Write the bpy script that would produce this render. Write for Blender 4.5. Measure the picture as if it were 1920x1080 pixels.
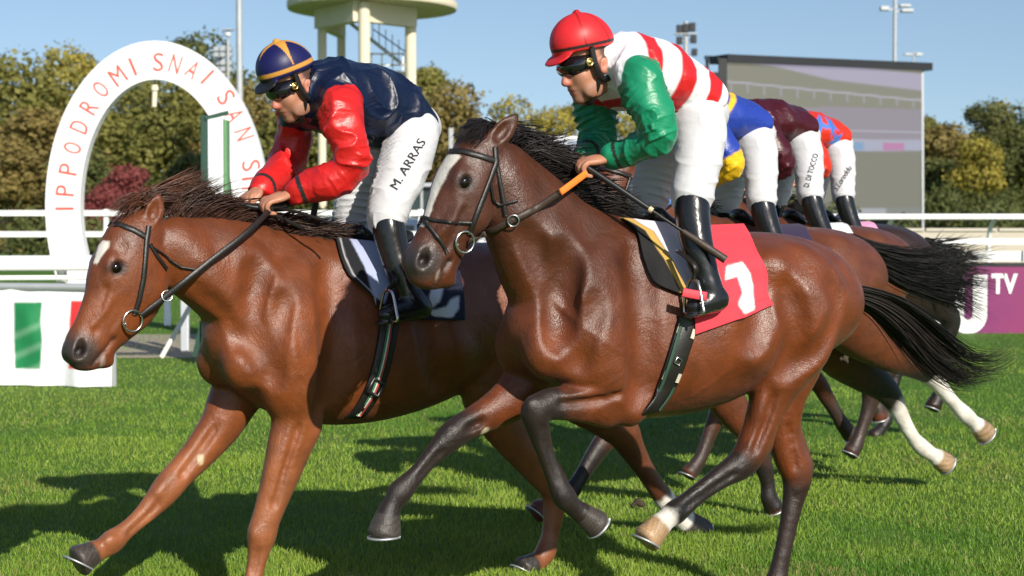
import bpy, math, random, time
import numpy as np
from mathutils import Vector, Matrix
from mathutils.bvhtree import BVHTree
T0 = time.time()
rng = np.random.default_rng(7)
random.seed(7)
for o in list(bpy.data.objects): bpy.data.objects.remove(o)
scene = bpy.context.scene
COL = scene.collection
R = math.radians

# ---------------------------------------------------------------- camera, sky, sun, exposure
FPX, HORIZON, CAMH = 3520.0, 400.0, 1.58          # focal length and horizon row for a 1920x1080 frame
PITCH = math.atan((540 - HORIZON) / FPX)
cam_d = bpy.data.cameras.new('camera'); cam = bpy.data.objects.new('camera', cam_d); COL.objects.link(cam)
cam.location = (0, 0, CAMH); cam.rotation_euler = (math.pi / 2 - PITCH, 0, 0)
cam_d.sensor_width = 36; cam_d.lens = 36 * FPX / 1920; cam_d.clip_end = 3000; cam_d.clip_start = 0.1
cam_d.dof.use_dof = True; cam_d.dof.focus_distance = 7.4; cam_d.dof.aperture_fstop = 5.0
scene.camera = cam

SUN_TRAVEL = Vector((-0.52, 1.0, -0.64)).normalized()     # direction the light travels
SUN_EL = math.asin(-SUN_TRAVEL.z)
world = bpy.data.worlds.new('World'); scene.world = world; world.use_nodes = True
wn = world.node_tree; wn.nodes.clear()
wo = wn.nodes.new('ShaderNodeOutputWorld'); wb = wn.nodes.new('ShaderNodeBackground'); ws = wn.nodes.new('ShaderNodeTexSky')
ws.sky_type = 'NISHITA'; ws.sun_disc = False; ws.sun_elevation = SUN_EL
ws.sun_rotation = math.atan2(-SUN_TRAVEL.x, -SUN_TRAVEL.y)
ws.altitude = 100; ws.air_density = 1.0; ws.dust_density = 0.6; ws.ozone_density = 1.5
wb.inputs['Strength'].default_value = 0.096
wt = wn.nodes.new('ShaderNodeTexCoord'); wm = wn.nodes.new('ShaderNodeMapping'); wm.vector_type = 'POINT'   # clear dry air: the sky close to the horizon is as blue as higher up
wm.inputs['Location'].default_value = (0, 0, 0.09); wn.links.new(wt.outputs['Generated'], wm.inputs['Vector'])
wv = wn.nodes.new('ShaderNodeVectorMath'); wv.operation = 'NORMALIZE'; wn.links.new(wm.outputs[0], wv.inputs[0]); wn.links.new(wv.outputs[0], ws.inputs[0])
wn.links.new(ws.outputs[0], wb.inputs[0]); wn.links.new(wb.outputs[0], wo.inputs[0])
sun_d = bpy.data.lights.new('sun', 'SUN'); sun = bpy.data.objects.new('sun', sun_d); COL.objects.link(sun)
sun_d.energy = 4.9; sun_d.angle = R(0.5); sun_d.color = (1.0, 0.93, 0.82)
sun.rotation_euler = SUN_TRAVEL.to_track_quat('-Z', 'Y').to_euler()
vs = scene.view_settings; vs.view_transform = 'Standard'; vs.look = 'None'; vs.exposure = 0.32; vs.gamma = 1.0
vs.use_curve_mapping = False
scene.render.engine = 'CYCLES'

# ---------------------------------------------------------------- photogrammetry helpers
CAMP = np.array([0, 0, CAMH])
FW = np.array([0, math.cos(PITCH), -math.sin(PITCH)]); UPV = np.array([0, math.sin(PITCH), math.cos(PITCH)])
def ray(u, v):
    return FW + (u - 960) / FPX * np.array([1.0, 0, 0]) + (540 - v) / FPX * UPV
def ground(u, v, z=0.0):
    d = ray(u, v); return CAMP + d * ((z - CAMH) / d[2])
def at(u, v, Y):                                   # the point seen at (u, v) that stands Y metres from the camera
    d = ray(u, v); return CAMP + d * (Y / d[1])

class Frame:                                       # a runner's own axes: x forward, y to its left, z up
    def __init__(s, origin, deg):
        t = R(deg); s.O = np.array([origin[0], origin[1], 0.0])
        s.f = np.array([-math.cos(t), -math.sin(t), 0]); s.l = np.array([math.sin(t), -math.cos(t), 0])
        s.Z = np.array([0, 0, 1.0])
    def P(s, u, v, lat=0.0):
        d = ray(u, v); t = (((s.O - CAMP) @ s.l) + lat) / (d @ s.l); p = CAMP + d * t
        return np.array([(p - s.O) @ s.f, lat, p[2]])
    def W(s, q):
        q = np.asarray(q, float); return s.O + q[..., 0:1] * s.f + q[..., 1:2] * s.l + q[..., 2:3] * s.Z
    def L(s, p):
        p = np.asarray(p, float) - s.O; return np.stack([p @ s.f, p @ s.l, p @ s.Z], -1)
    def mpp(s, q):                                 # metres per pixel at a local point
        w = s.W(np.asarray(q)); return (w[..., 1]) / FPX
    def matrix(s):
        m = Matrix.Identity(4)
        for i in range(3):
            m[i][0] = s.f[i]; m[i][1] = s.l[i]; m[i][2] = s.Z[i]; m[i][3] = s.O[i]
        return m

# ---------------------------------------------------------------- tags, materials
def tag(o, label=None, cat=None, group=None, kind=None):
    if label: o['label'] = label
    if cat: o['category'] = cat
    if group: o['group'] = group
    if kind: o['kind'] = kind
    return o
def empty(name, mat=None, loc=None):
    o = bpy.data.objects.new(name, None); COL.objects.link(o); o.empty_display_size = 0.1
    if mat is not None: o.matrix_world = mat
    if loc is not None: o.location = loc
    return o
def link_mesh(name, me, mat=None, parent=None, smooth=True):
    o = bpy.data.objects.new(name, me); COL.objects.link(o)
    if mat: me.materials.append(mat)
    if parent: o.parent = parent
    if len(me.polygons): me.polygons.foreach_set('use_smooth', np.full(len(me.polygons), bool(smooth)))
    return o
def mesh_np(name, V, F, colors=None):
    """V (n,3); F (m,k) array of equal-sided faces or list of such arrays"""
    me = bpy.data.meshes.new(name)
    Fs = F if isinstance(F, list) else [F]
    V = np.ascontiguousarray(V, np.float32)
    me.vertices.add(len(V)); me.vertices.foreach_set('co', V.ravel())
    nl = sum(f.size for f in Fs); nf = sum(len(f) for f in Fs)
    me.loops.add(nl); me.polygons.add(nf)
    me.loops.foreach_set('vertex_index', np.concatenate([f.ravel() for f in Fs]).astype(np.int32))
    tot = np.concatenate([np.full(len(f), f.shape[1]) for f in Fs]); st = np.concatenate([[0], np.cumsum(tot)[:-1]])
    me.polygons.foreach_set('loop_start', st.astype(np.int32)); me.polygons.foreach_set('loop_total', tot.astype(np.int32))
    me.update(calc_edges=True); me.validate()
    if colors is not None: set_colors(me, colors)
    return me
def set_colors(me, c):
    a = me.color_attributes.new('tint', 'FLOAT_COLOR', 'POINT')
    c4 = np.ones((len(c), 4), np.float32); c4[:, :3] = c
    a.data.foreach_set('color', c4.ravel())

MATS = {}
def nodes(name):
    m = bpy.data.materials.new(name); m.use_nodes = True; nt = m.node_tree
    return m, nt, nt.nodes['Principled BSDF']
def N(nt, t, **kw):
    n = nt.nodes.new(t)
    for k, v in kw.items():
        if k in n.inputs: n.inputs[k].default_value = v
        else: setattr(n, k, v)
    return n
def mat(name, col, rough=0.6, metal=0.0, var=0.12, scale=8.0, bump=0.0, bscale=60.0, spec=0.5, coat=0.0, sheen=0.0):
    """plain surface with a little mottled variation and fine relief"""
    if name in MATS: return MATS[name]
    m, nt, b = nodes(name)
    tc = N(nt, 'ShaderNodeTexCoord')
    nz = N(nt, 'ShaderNodeTexNoise', Scale=scale, Detail=6.0); nt.links.new(tc.outputs['Object'], nz.inputs['Vector'])
    rp = N(nt, 'ShaderNodeMapRange'); rp.inputs['To Min'].default_value = 1 - var; rp.inputs['To Max'].default_value = 1 + var
    nt.links.new(nz.outputs['Fac'], rp.inputs['Value'])
    mx = N(nt, 'ShaderNodeMix', data_type='RGBA', blend_type='MULTIPLY'); mx.inputs['Factor'].default_value = 1
    mx.inputs['A'].default_value = (*col, 1); nt.links.new(rp.outputs[0], mx.inputs['B'])
    nt.links.new(mx.outputs['Result'], b.inputs['Base Color'])
    b.inputs['Roughness'].default_value = rough; b.inputs['Metallic'].default_value = metal
    b.inputs['Specular IOR Level'].default_value = spec; b.inputs['Coat Weight'].default_value = coat
    b.inputs['Sheen Weight'].default_value = sheen
    if bump:
        n2 = N(nt, 'ShaderNodeTexNoise', Scale=bscale, Detail=4.0); nt.links.new(tc.outputs['Object'], n2.inputs['Vector'])
        bp = N(nt, 'ShaderNodeBump', Strength=bump, Distance=0.01); nt.links.new(n2.outputs['Fac'], bp.inputs['Height'])
        nt.links.new(bp.outputs[0], b.inputs['Normal'])
    MATS[name] = m; return m
def tint_mat(name, rough=0.4, var=0.15, scale=9.0, bumps=(), spec=0.5, coat=0.0, sheen=0.0, rvar=0.0, metal=0.0, sss=0.0):
    """surface coloured by the mesh's own 'tint' attribute; bumps = (kind, scale xyz, strength, distance)"""
    if name in MATS: return MATS[name]
    m, nt, b = nodes(name)
    at_ = N(nt, 'ShaderNodeAttribute', attribute_name='tint'); tc = N(nt, 'ShaderNodeTexCoord')
    nz = N(nt, 'ShaderNodeTexNoise', Scale=scale, Detail=7.0, Roughness=0.6); nt.links.new(tc.outputs['Object'], nz.inputs['Vector'])
    rp = N(nt, 'ShaderNodeMapRange'); rp.inputs['From Min'].default_value = .25; rp.inputs['From Max'].default_value = .75
    rp.inputs['To Min'].default_value = 1 - var; rp.inputs['To Max'].default_value = 1 + var
    nt.links.new(nz.outputs['Fac'], rp.inputs['Value'])
    mx = N(nt, 'ShaderNodeMix', data_type='RGBA', blend_type='MULTIPLY'); mx.inputs['Factor'].default_value = 1
    nt.links.new(at_.outputs['Color'], mx.inputs['A']); nt.links.new(rp.outputs[0], mx.inputs['B'])
    nt.links.new(mx.outputs['Result'], b.inputs['Base Color'])
    b.inputs['Roughness'].default_value = rough; b.inputs['Specular IOR Level'].default_value = spec
    b.inputs['Coat Weight'].default_value = coat; b.inputs['Coat Roughness'].default_value = 0.25
    b.inputs['Sheen Weight'].default_value = sheen; b.inputs['Metallic'].default_value = metal
    if sss:
        b.inputs['Subsurface Weight'].default_value = sss; b.inputs['Subsurface Radius'].default_value = (.02, .008, .004)
        b.inputs['Subsurface Scale'].default_value = .5
    if rvar:
        rr = N(nt, 'ShaderNodeMapRange'); rr.inputs['From Min'].default_value = .3; rr.inputs['From Max'].default_value = .7
        rr.inputs['To Min'].default_value = rough - rvar; rr.inputs['To Max'].default_value = rough + rvar
        n3 = N(nt, 'ShaderNodeTexNoise', Scale=scale * .6, Detail=5.0); nt.links.new(tc.outputs['Object'], n3.inputs['Vector'])
        nt.links.new(n3.outputs['Fac'], rr.inputs['Value']); nt.links.new(rr.outputs[0], b.inputs['Roughness'])
    prev = None
    for kind, sc, st, dist in bumps:
        mp = N(nt, 'ShaderNodeMapping'); mp.inputs['Scale'].default_value = sc; nt.links.new(tc.outputs['Object'], mp.inputs['Vector'])
        if kind == 'noise':
            n = N(nt, 'ShaderNodeTexNoise', Scale=1.0, Detail=5.0, Distortion=0.6)
        else:
            n = N(nt, 'ShaderNodeTexNoise', Scale=1.0, Detail=2.0, Distortion=1.5); n.noise_type = 'RIDGED_MULTIFRACTAL'
        nt.links.new(mp.outputs[0], n.inputs['Vector'])
        bp = N(nt, 'ShaderNodeBump', Strength=st, Distance=dist); nt.links.new(n.outputs['Fac'], bp.inputs['Height'])
        if prev: nt.links.new(prev.outputs[0], bp.inputs['Normal'])
        prev = bp
    if prev: nt.links.new(prev.outputs[0], b.inputs['Normal'])
    MATS[name] = m; return m

# ---------------------------------------------------------------- implicit surfaces (smooth unions, surface nets)
def vnoise(p, seed=0):
    """smooth value noise in -1..1 at points p (n,3)"""
    p = np.asarray(p, np.float64); i = np.floor(p).astype(np.int64); f = p - i; f = f * f * (3 - 2 * f)
    def hsh(a):
        h = (a[..., 0] * 73856093) ^ (a[..., 1] * 19349663) ^ (a[..., 2] * 83492791) ^ (seed * 2654435761)
        h = (h ^ (h >> 13)) * 1274126177; h = h ^ (h >> 16)
        return (h & 0xFFFF) / 32767.5 - 1
    r = 0
    for dx in (0, 1):
        for dy in (0, 1):
            for dz in (0, 1):
                w = (f[..., 0] if dx else 1 - f[..., 0]) * (f[..., 1] if dy else 1 - f[..., 1]) * (f[..., 2] if dz else 1 - f[..., 2])
                r = r + w * hsh(i + np.array([dx, dy, dz]))
    return r
def catmull(A, sub):
    A = np.asarray(A, float); n = len(A)
    if n < 3 or sub <= 1: return A
    out = []
    for i in range(n - 1):
        p0 = A[max(i - 1, 0)]; p1 = A[i]; p2 = A[i + 1]; p3 = A[min(i + 2, n - 1)]
        for k in range(sub):
            t = k / sub
            out.append(.5 * ((2 * p1) + (-p0 + p2) * t + (2 * p0 - 5 * p1 + 4 * p2 - p3) * t * t + (-p0 + 3 * p1 - 3 * p2 + p3) * t ** 3))
    out.append(A[-1]); return np.array(out)

class SDF:
    def __init__(s, lo, hi, h):
        s.lo = np.array(lo, float); s.h = h
        s.n = np.ceil((np.array(hi) - s.lo) / h).astype(int) + 1
        s.d = np.full(s.n, 0.6, np.float32)
        s.ax = [s.lo[i] + h * np.arange(s.n[i], dtype=np.float64) for i in range(3)]
    def box(s, lo, hi):
        a = np.clip(np.floor((np.asarray(lo) - s.lo) / s.h).astype(int), 0, s.n - 1)
        b = np.clip(np.ceil((np.asarray(hi) - s.lo) / s.h).astype(int) + 1, 1, s.n)
        if np.any(b <= a): return None, None
        sl = tuple(slice(a[i], b[i]) for i in range(3))
        g = np.meshgrid(*[s.ax[i][sl[i]].astype(np.float32) for i in range(3)], indexing='ij', sparse=True)
        return sl, g
    def merge(s, sl, e, k, sub=False):
        a = s.d[sl]
        if sub:
            e = -e; hh = np.clip(.5 - .5 * (e - a) / k, 0, 1); s.d[sl] = e * (1 - hh) + a * hh + k * hh * (1 - hh)
        else:
            hh = np.clip(.5 + .5 * (e - a) / k, 0, 1); s.d[sl] = e * (1 - hh) + a * hh - k * hh * (1 - hh)
    def ell(s, c, axes, r, k=.03, sub=False):
        """ellipsoid: centre, 3x3 rows = unit axes, radii"""
        c = np.asarray(c, float); axes = np.asarray(axes, float); r = np.asarray(r, float)
        ext = np.sqrt(((axes * r[:, None]) ** 2).sum(0)) + k * 1.2 + s.h
        sl, g = s.box(c - ext, c + ext)
        if sl is None: return
        q = [g[i] - c[i] for i in range(3)]
        k0 = 0; k1 = 0
        for j in range(3):
            t = (q[0] * axes[j, 0] + q[1] * axes[j, 1] + q[2] * axes[j, 2]) / r[j]
            k0 = k0 + t * t; k1 = k1 + (t / r[j]) ** 2
        k0 = np.sqrt(k0); k1 = np.sqrt(k1) + 1e-9
        s.merge(sl, np.where(k0 < 1e-3, -r.min(), k0 * (k0 - 1) / k1), k, sub)
    def cone(s, p0, p1, r0, r1, k=.02, sub=False):
        p0 = np.asarray(p0, float); p1 = np.asarray(p1, float); m = max(r0, r1) + k * 1.2 + s.h
        sl, g = s.box(np.minimum(p0, p1) - m, np.maximum(p0, p1) + m)
        if sl is None: return
        a = p1 - p0; L2 = max(a @ a, 1e-9)
        t = np.clip(((g[0] - p0[0]) * a[0] + (g[1] - p0[1]) * a[1] + (g[2] - p0[2]) * a[2]) / L2, 0, 1)
        e = np.sqrt((g[0] - p0[0] - t * a[0]) ** 2 + (g[1] - p0[1] - t * a[1]) ** 2 + (g[2] - p0[2] - t * a[2]) ** 2) - (r0 + (r1 - r0) * t)
        s.merge(sl, e, k, sub)
    def chain(s, pts, rs, k=.015, sub=3, cut=False):
        A = catmull(np.column_stack([np.asarray(pts, float), rs]), sub)
        for i in range(len(A) - 1): s.cone(A[i, :3], A[i + 1, :3], A[i, 3], A[i + 1, 3], k, cut)
    def loft(s, C, U, w, taper=None, k=.012, kout=None, sub=4, cap=.6, lat=(0, 1, 0)):
        """elliptical sections: centres C, in-plane semi-axis vectors U, lateral radii w, taper>0 narrows the +U side"""
        C = np.asarray(C, float); U = np.asarray(U, float); w = np.asarray(w, float)
        tp = np.zeros(len(C)) if taper is None else np.asarray(taper, float)
        A = catmull(np.column_stack([C, U, w, tp]), sub)
        tmp = None
        for i in range(len(A) - 1):
            c0, c1 = A[i, :3], A[i + 1, :3]; u0, u1 = A[i, 3:6], A[i + 1, 3:6]
            ax = c1 - c0; L = np.linalg.norm(ax)
            if L < 1e-6: continue
            ea = ax / L; um = (u0 + u1) / 2; eu = um - ea * (um @ ea); eu /= np.linalg.norm(eu); ev = np.cross(ea, eu)
            a0, a1 = np.linalg.norm(u0), np.linalg.norm(u1); b0, b1 = A[i, 6], A[i + 1, 6]
            m = max(a0, a1, b0, b1) * 1.15 + k * 1.2 + s.h
            sl, g = s.box(np.minimum(c0, c1) - m, np.maximum(c0, c1) + m)
            if sl is None: continue
            q = [g[j] - c0[j] for j in range(3)]
            dot = lambda e: q[0] * e[0] + q[1] * e[1] + q[2] * e[2]
            xa = dot(ea); t = np.clip(xa / L, 0, 1); ra = xa - t * L
            ru = dot(eu); rv = dot(ev)
            a = a0 + (a1 - a0) * t; b = b0 + (b1 - b0) * t
            tpr = A[i, 7] + (A[i + 1, 7] - A[i, 7]) * t
            b = b * (1 - np.clip(tpr * ru / a, -.6, .6)); c = np.minimum(a, b) * cap
            k0 = np.sqrt((ru / a) ** 2 + (rv / b) ** 2 + (ra / c) ** 2)
            k1 = np.sqrt((ru / a ** 2) ** 2 + (rv / b ** 2) ** 2 + (ra / c ** 2) ** 2) + 1e-9
            e = np.where(k0 < 1e-3, -np.minimum(a, b), k0 * (k0 - 1) / k1)
            s.merge(sl, e, k if (i or kout is None) else kout)
    def blur(s, n=1):
        for _ in range(n):
            for axis in range(3):
                d = s.d; p = np.take(d, np.r_[0, np.arange(d.shape[axis] - 1)], axis); q = np.take(d, np.r_[np.arange(1, d.shape[axis]), d.shape[axis] - 1], axis)
                s.d = (.25 * p + .5 * d + .25 * q).astype(np.float32)
    def mesh(s):
        d = s.d; nx, ny, nz = d.shape; neg = d < 0
        cnt = np.zeros((nx - 1, ny - 1, nz - 1), np.uint8)
        for i in (0, 1):
            for j in (0, 1):
                for l in (0, 1): cnt += neg[i:nx - 1 + i, j:ny - 1 + j, l:nz - 1 + l]
        act = np.argwhere((cnt > 0) & (cnt < 8)); idx = np.full(cnt.shape, -1, np.int32)
        idx[act[:, 0], act[:, 1], act[:, 2]] = np.arange(len(act), dtype=np.int32)
        cor = np.array([[i, j, l] for i in (0, 1) for j in (0, 1) for l in (0, 1)])
        val = np.stack([d[act[:, 0] + c[0], act[:, 1] + c[1], act[:, 2] + c[2]] for c in cor], 1)
        acc = np.zeros((len(act), 3)); n = np.zeros(len(act))
        for a in range(8):
            for b in range(a + 1, 8):
                if np.abs(cor[a] - cor[b]).sum() != 1: continue
                va, vb = val[:, a], val[:, b]; m = (va < 0) != (vb < 0)
                t = np.where(m, va / np.where(m, va - vb, 1), 0)
                acc += m[:, None] * (cor[a] + t[:, None] * (cor[b] - cor[a])); n += m
        V = s.lo + s.h * (act + acc / n[:, None])
        quads = []
        for axis in range(3):
            sl0 = [slice(1, -1)] * 3; sl1 = [slice(1, -1)] * 3
            sl0[axis] = slice(0, d.shape[axis] - 1); sl1[axis] = slice(1, d.shape[axis])
            A = neg[tuple(sl0)]; B = neg[tuple(sl1)]
            b, c = [x for x in range(3) if x != axis]
            for flip in (False, True):
                e = np.argwhere(A & ~B if not flip else ~A & B)
                if not len(e): continue
                e = e + np.array([0 if x == axis else 1 for x in range(3)])
                def cell(ob, oc):
                    q = e.copy(); q[:, b] -= ob; q[:, c] -= oc; return idx[q[:, 0], q[:, 1], q[:, 2]]
                Q = np.stack([cell(1, 1), cell(0, 1), cell(0, 0), cell(1, 0)], 1)
                if flip != (axis == 1): Q = Q[:, ::-1]
                quads.append(Q)
        return V, np.concatenate(quads)
def vert_normals(V, Q):
    n = np.zeros_like(V); a = np.cross(V[Q[:, 2]] - V[Q[:, 0]], V[Q[:, 3 % Q.shape[1]]] - V[Q[:, 1]])
    for i in range(Q.shape[1]): np.add.at(n, Q[:, i], a)
    return n / (np.linalg.norm(n, axis=1, keepdims=True) + 1e-12)
def smoothstep(a, b, x):
    t = np.clip((x - a) / (b - a), 0, 1); return t * t * (3 - 2 * t)
def poly_param(V, pts):
    """distance to and parameter along a polyline"""
    best = np.full(len(V), 1e9); par = np.zeros(len(V)); pts = np.asarray(pts, float)
    for i in range(len(pts) - 1):
        a = pts[i + 1] - pts[i]; t = np.clip(((V - pts[i]) @ a) / max(a @ a, 1e-9), 0, 1)
        dd = np.linalg.norm(V - pts[i] - t[:, None] * a, axis=1); m = dd < best
        best[m] = dd[m]; par[m] = i + t[m]
    return best, par
# ---------------------------------------------------------------- horses
M_COAT = tint_mat('horse_coat', rough=.42, var=.32, scale=9, rvar=.13, spec=.45, coat=.0, sheen=.03,
    bumps=[('noise', (7, 9, 7), .20, .05), ('noise', (22, 30, 18), .13, .014), ('noise', (95, 130, 50), .25, .006), ('noise', (260, 260, 150), .65, .0025)])
M_HAIR = tint_mat('horse_hair', rough=.42, var=.25, scale=20, spec=.45)
M_EYE = mat('horse_eye', (.005, .003, .002), rough=.10, var=0, spec=.45)
M_STEEL = mat('steel', (.62, .62, .60), rough=.25, metal=1.0, var=.1, scale=30)
M_SHOE = mat('horseshoe_aluminium', (.50, .51, .53), rough=.45, metal=.7, var=.1, scale=30)

def hair_mesh(name, strands, colors, sides=3):
    """strands: list of (points (n,3), radius array); tapered three sided strands in one mesh"""
    Vs, Fs, Cs = [], [], []; base = 0
    for (pts, rs), c in zip(strands, colors):
        pts = np.asarray(pts); n = len(pts)
        tg = np.gradient(pts, axis=0); tg /= np.linalg.norm(tg, axis=1, keepdims=True) + 1e-9
        ref = np.array([0.13, 0.97, 0.2]); a = np.cross(tg, ref); a /= np.linalg.norm(a, axis=1, keepdims=True) + 1e-9
        b = np.cross(tg, a)
        for k in range(sides):
            th = 2 * math.pi * k / sides
            Vs.append(pts + rs[:, None] * (math.cos(th) * a + math.sin(th) * b))
        i = np.arange(n - 1)
        for k in range(sides):
            k2 = (k + 1) % sides
            Fs.append(np.stack([base + k * n + i, base + k2 * n + i, base + k2 * n + i + 1, base + k * n + i + 1], 1))
        Cs.append(np.repeat(np.asarray(c)[None], n * sides, 0)); base += n * sides
    return mesh_np(name, np.concatenate(Vs), np.concatenate(Fs), np.concatenate(Cs))
def hair(name, parent, guides, count, seed, col, width=.0045, jit=.02, tip=.06, clump=14, cvar=.55, nseg=10):
    """strands interpolated between guide curves (list of point lists, local metres), root to tip"""
    r = np.random.default_rng(seed); G = [catmull(np.asarray(g, float), 6) for g in guides]
    tt = np.linspace(0, 1, nseg)
    def resample(g):
        s = np.r_[0, np.cumsum(np.linalg.norm(np.diff(g, axis=0), axis=1))]; s /= s[-1]
        return np.stack([np.interp(tt, s, g[:, i]) for i in range(3)], 1)
    G = np.array([resample(g) for g in G]); st, cs = [], []
    ncl = max(3, count // clump); cu = r.uniform(0, len(G) - 1, ncl); coff = r.normal(0, 1, (ncl, 3)); clen = r.uniform(.58, 1.10, ncl)
    ph = r.uniform(0, 6.28, (ncl, 3)); ctint = r.uniform(1 - cvar, 1 + cvar, ncl)
    for _ in range(count):
        c = r.integers(ncl); u = np.clip(cu[c] + r.normal(0, .12), 0, len(G) - 1.001); i = int(u); f = u - i
        p = G[i] * (1 - f) + G[i + 1] * f if len(G) > 1 else G[0].copy()
        L = clen[c] * r.uniform(.8, 1.05); q = np.stack([np.interp(np.clip(tt * L, 0, 1), tt, p[:, k]) for k in range(3)], 1)
        if L > 1: q[-1] += (q[-1] - q[-2]) * (L - 1) * nseg * .5
        w = tt[:, None]
        q = q + coff[c] * tip * w ** 1.4 * .8 + r.normal(0, 1, 3) * (jit * .35 + tip * .55 * w ** 1.8)
        q = q + np.sin(tt[:, None] * 7 + ph[c]) * tip * .18 * w
        rs = width * r.uniform(.6, 1.2) * np.clip(1.25 - tt ** 2 * 1.2, .12, 1)
        st.append((q, rs)); cs.append(np.asarray(col) * ctint[c] * r.uniform(.8, 1.25))
    me = hair_mesh(name, st, cs); return link_mesh(name, me, M_HAIR, parent)

def perp(C):
    t = np.gradient(np.asarray(C, float), axis=0); p = np.stack([-t[:, 2], np.zeros(len(t)), t[:, 0]], 1)
    return p / (np.linalg.norm(p, axis=1, keepdims=True) + 1e-9)
class Horse:
    def __init__(s, frame, h, name, label, xlo=-1.75):
        s.fr = frame; s.h = h; s.g = SDF((xlo, -.52, -.12), (1.75, .52, 2.0), h)
        s.root = empty(name, frame.matrix()); tag(s.root, label, 'horse', 'runners in the race')
        s.paints = []; s.legs = []; s.eyes = []; s.shoes = []
    def P(s, u, v, lat=0.): return s.fr.P(u, v, lat)
    def m(s, px, q): return px * float(s.fr.mpp(q)[0] if np.ndim(s.fr.mpp(q)) else s.fr.mpp(q))
    def sections(s, rows, lat=0.):
        C, U, w, tp = [], [], [], []
        for r in rows:
            a = s.P(r[0], r[1], lat); b = s.P(r[2], r[3], lat); C.append((a + b) / 2); U.append((a - b) / 2); w.append(r[4]); tp.append(r[5] if len(r) > 5 else 0)
        return C, U, w, tp
    def leg(s, rows, lat0, lat1, ratio=.8, k=.05, hoof=None):
        n = len(rows); C, rr = [], []
        for i, (u, v, r) in enumerate(rows):
            lt = lat0 + (lat1 - lat0) * min(1, i / (n * .55)); q = s.P(u, v, lt); C.append(q); rr.append(s.m(r, q))
        C = np.array(C); rr = np.array(rr); U = perp(C) * rr[:, None]
        s.g.loft(C, U, rr * np.linspace(ratio, .86, n), k=.010, kout=k, sub=4, cap=.9)
        s.legs.append((C, rr))
        if hoof:
            (cu, cv, cr), (hu, hv, hr), ang = hoof
            a = s.P(cu, cv, lat1); b = s.P(hu, hv, lat1); ra, rb = s.m(cr, a), s.m(hr, b)
            # sole plane may be oblique to the hoof axis: in-plane sole direction by pixel angle
            d = b - a; d /= np.linalg.norm(d); pu = np.array([-d[2], 0, d[0]])
            c2, s2 = math.cos(R(ang)), math.sin(R(ang)); ps = pu * c2 + d * s2
            n2 = 5; C2 = [a + (b - a) * t for t in np.linspace(0, 1, n2)]
            U2 = [pu * (ra + (rb - ra) * t) * (1 - t) + ps * (ra + (rb - ra) * t) * t for t in np.linspace(0, 1, n2)]
            s.g.loft(C2, U2, [(ra + (rb - ra) * t) * .92 for t in np.linspace(0, 1, n2)], k=.006, sub=1, cap=.25, kout=.012)
            s.legs[-1] = s.legs[-1] + ((a, b, ra, rb),)
            nn_ = np.cross(ps, [0, 1, 0]); s.shoes.append((b, ps, rb, nn_ if nn_ @ d > 0 else -nn_))
    def surf(s, x, z, sgn=1):
        i = int(np.clip(round((x - s.g.lo[0]) / s.h), 0, s.g.n[0] - 1)); j = int(np.clip(round((z - s.g.lo[2]) / s.h), 0, s.g.n[2] - 1))
        col = np.where(s.g.d[i, :, j] < 0)[0]
        if not len(col): return None
        return s.g.lo[1] + s.h * (col.max() if sgn > 0 else col.min())
    def onside(s, u, v, sgn=1, lat=.2):
        """local point on the flank seen at (u, v)"""
        for _ in range(4):
            q = s.P(u, v, lat); y = s.surf(q[0], q[2], 1)
            if y is None: break
            lat = y
        q = s.P(u, v, lat); q[1] = lat * sgn; return q
    def muscle(s, u0, v0, u1, v1, rpx, bulge, k=.075, both=True, depth=.05, cut=False, lat=.2):
        """long muscle lying just under the skin between two pixels"""
        a = s.onside(u0, v0, 1, lat); b = s.onside(u1, v1, 1, lat); c = (a + b) / 2; L = np.linalg.norm(b - a) / 2; r = s.m(rpx, c); bulge = bulge * (.75 if depth == .05 else 1)
        e0 = (b - a) / (2 * L); e1 = np.cross(e0, [0, 1, 0]); e1 /= np.linalg.norm(e1); e2 = np.cross(e0, e1)
        off = np.array([0, (bulge if cut else -depth + bulge), 0]); dp = max(depth, .012)
        for sg in ((1, -1) if both else (1,)):
            m = np.array([1, sg, 1]); s.g.ell((c + off) * m, np.array([e0, e1, e2]) * m, (L, r, dp), k, cut)
    def groove(s, pts, rpx, depth, k=.055, both=True, lat=.2):
        Q = [s.onside(u, v, 1, lat) for u, v in pts]; r = s.m(rpx, Q[0])
        if k == .055: r = r * 1.9; depth = depth * .45 - .006
        if len(Q) > 2 and k == .055: Q = [np.array(q) for q in catmull(np.array(Q), 2)]
        for sg in ((1, -1) if both else (1,)):
            s.g.chain([(q + np.array([0, r - depth, 0])) * np.array([1, sg, 1]) for q in Q], [r] * len(Q), k, 3, True)
    def vein(s, pts, r=.0055, lat=.2, both=False):
        Q = catmull(np.array([s.onside(u, v, 1, lat) for u, v in pts]), 4)
        for q in Q:
            y = s.surf(q[0], q[2], 1)
            if y is not None: q[1] = y
        Q[1:-1] = .25 * Q[:-2] + .5 * Q[1:-1] + .25 * Q[2:]
        for i in range(len(Q) - 1): s.g.cone(Q[i], Q[i + 1], r, r, .012)
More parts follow.
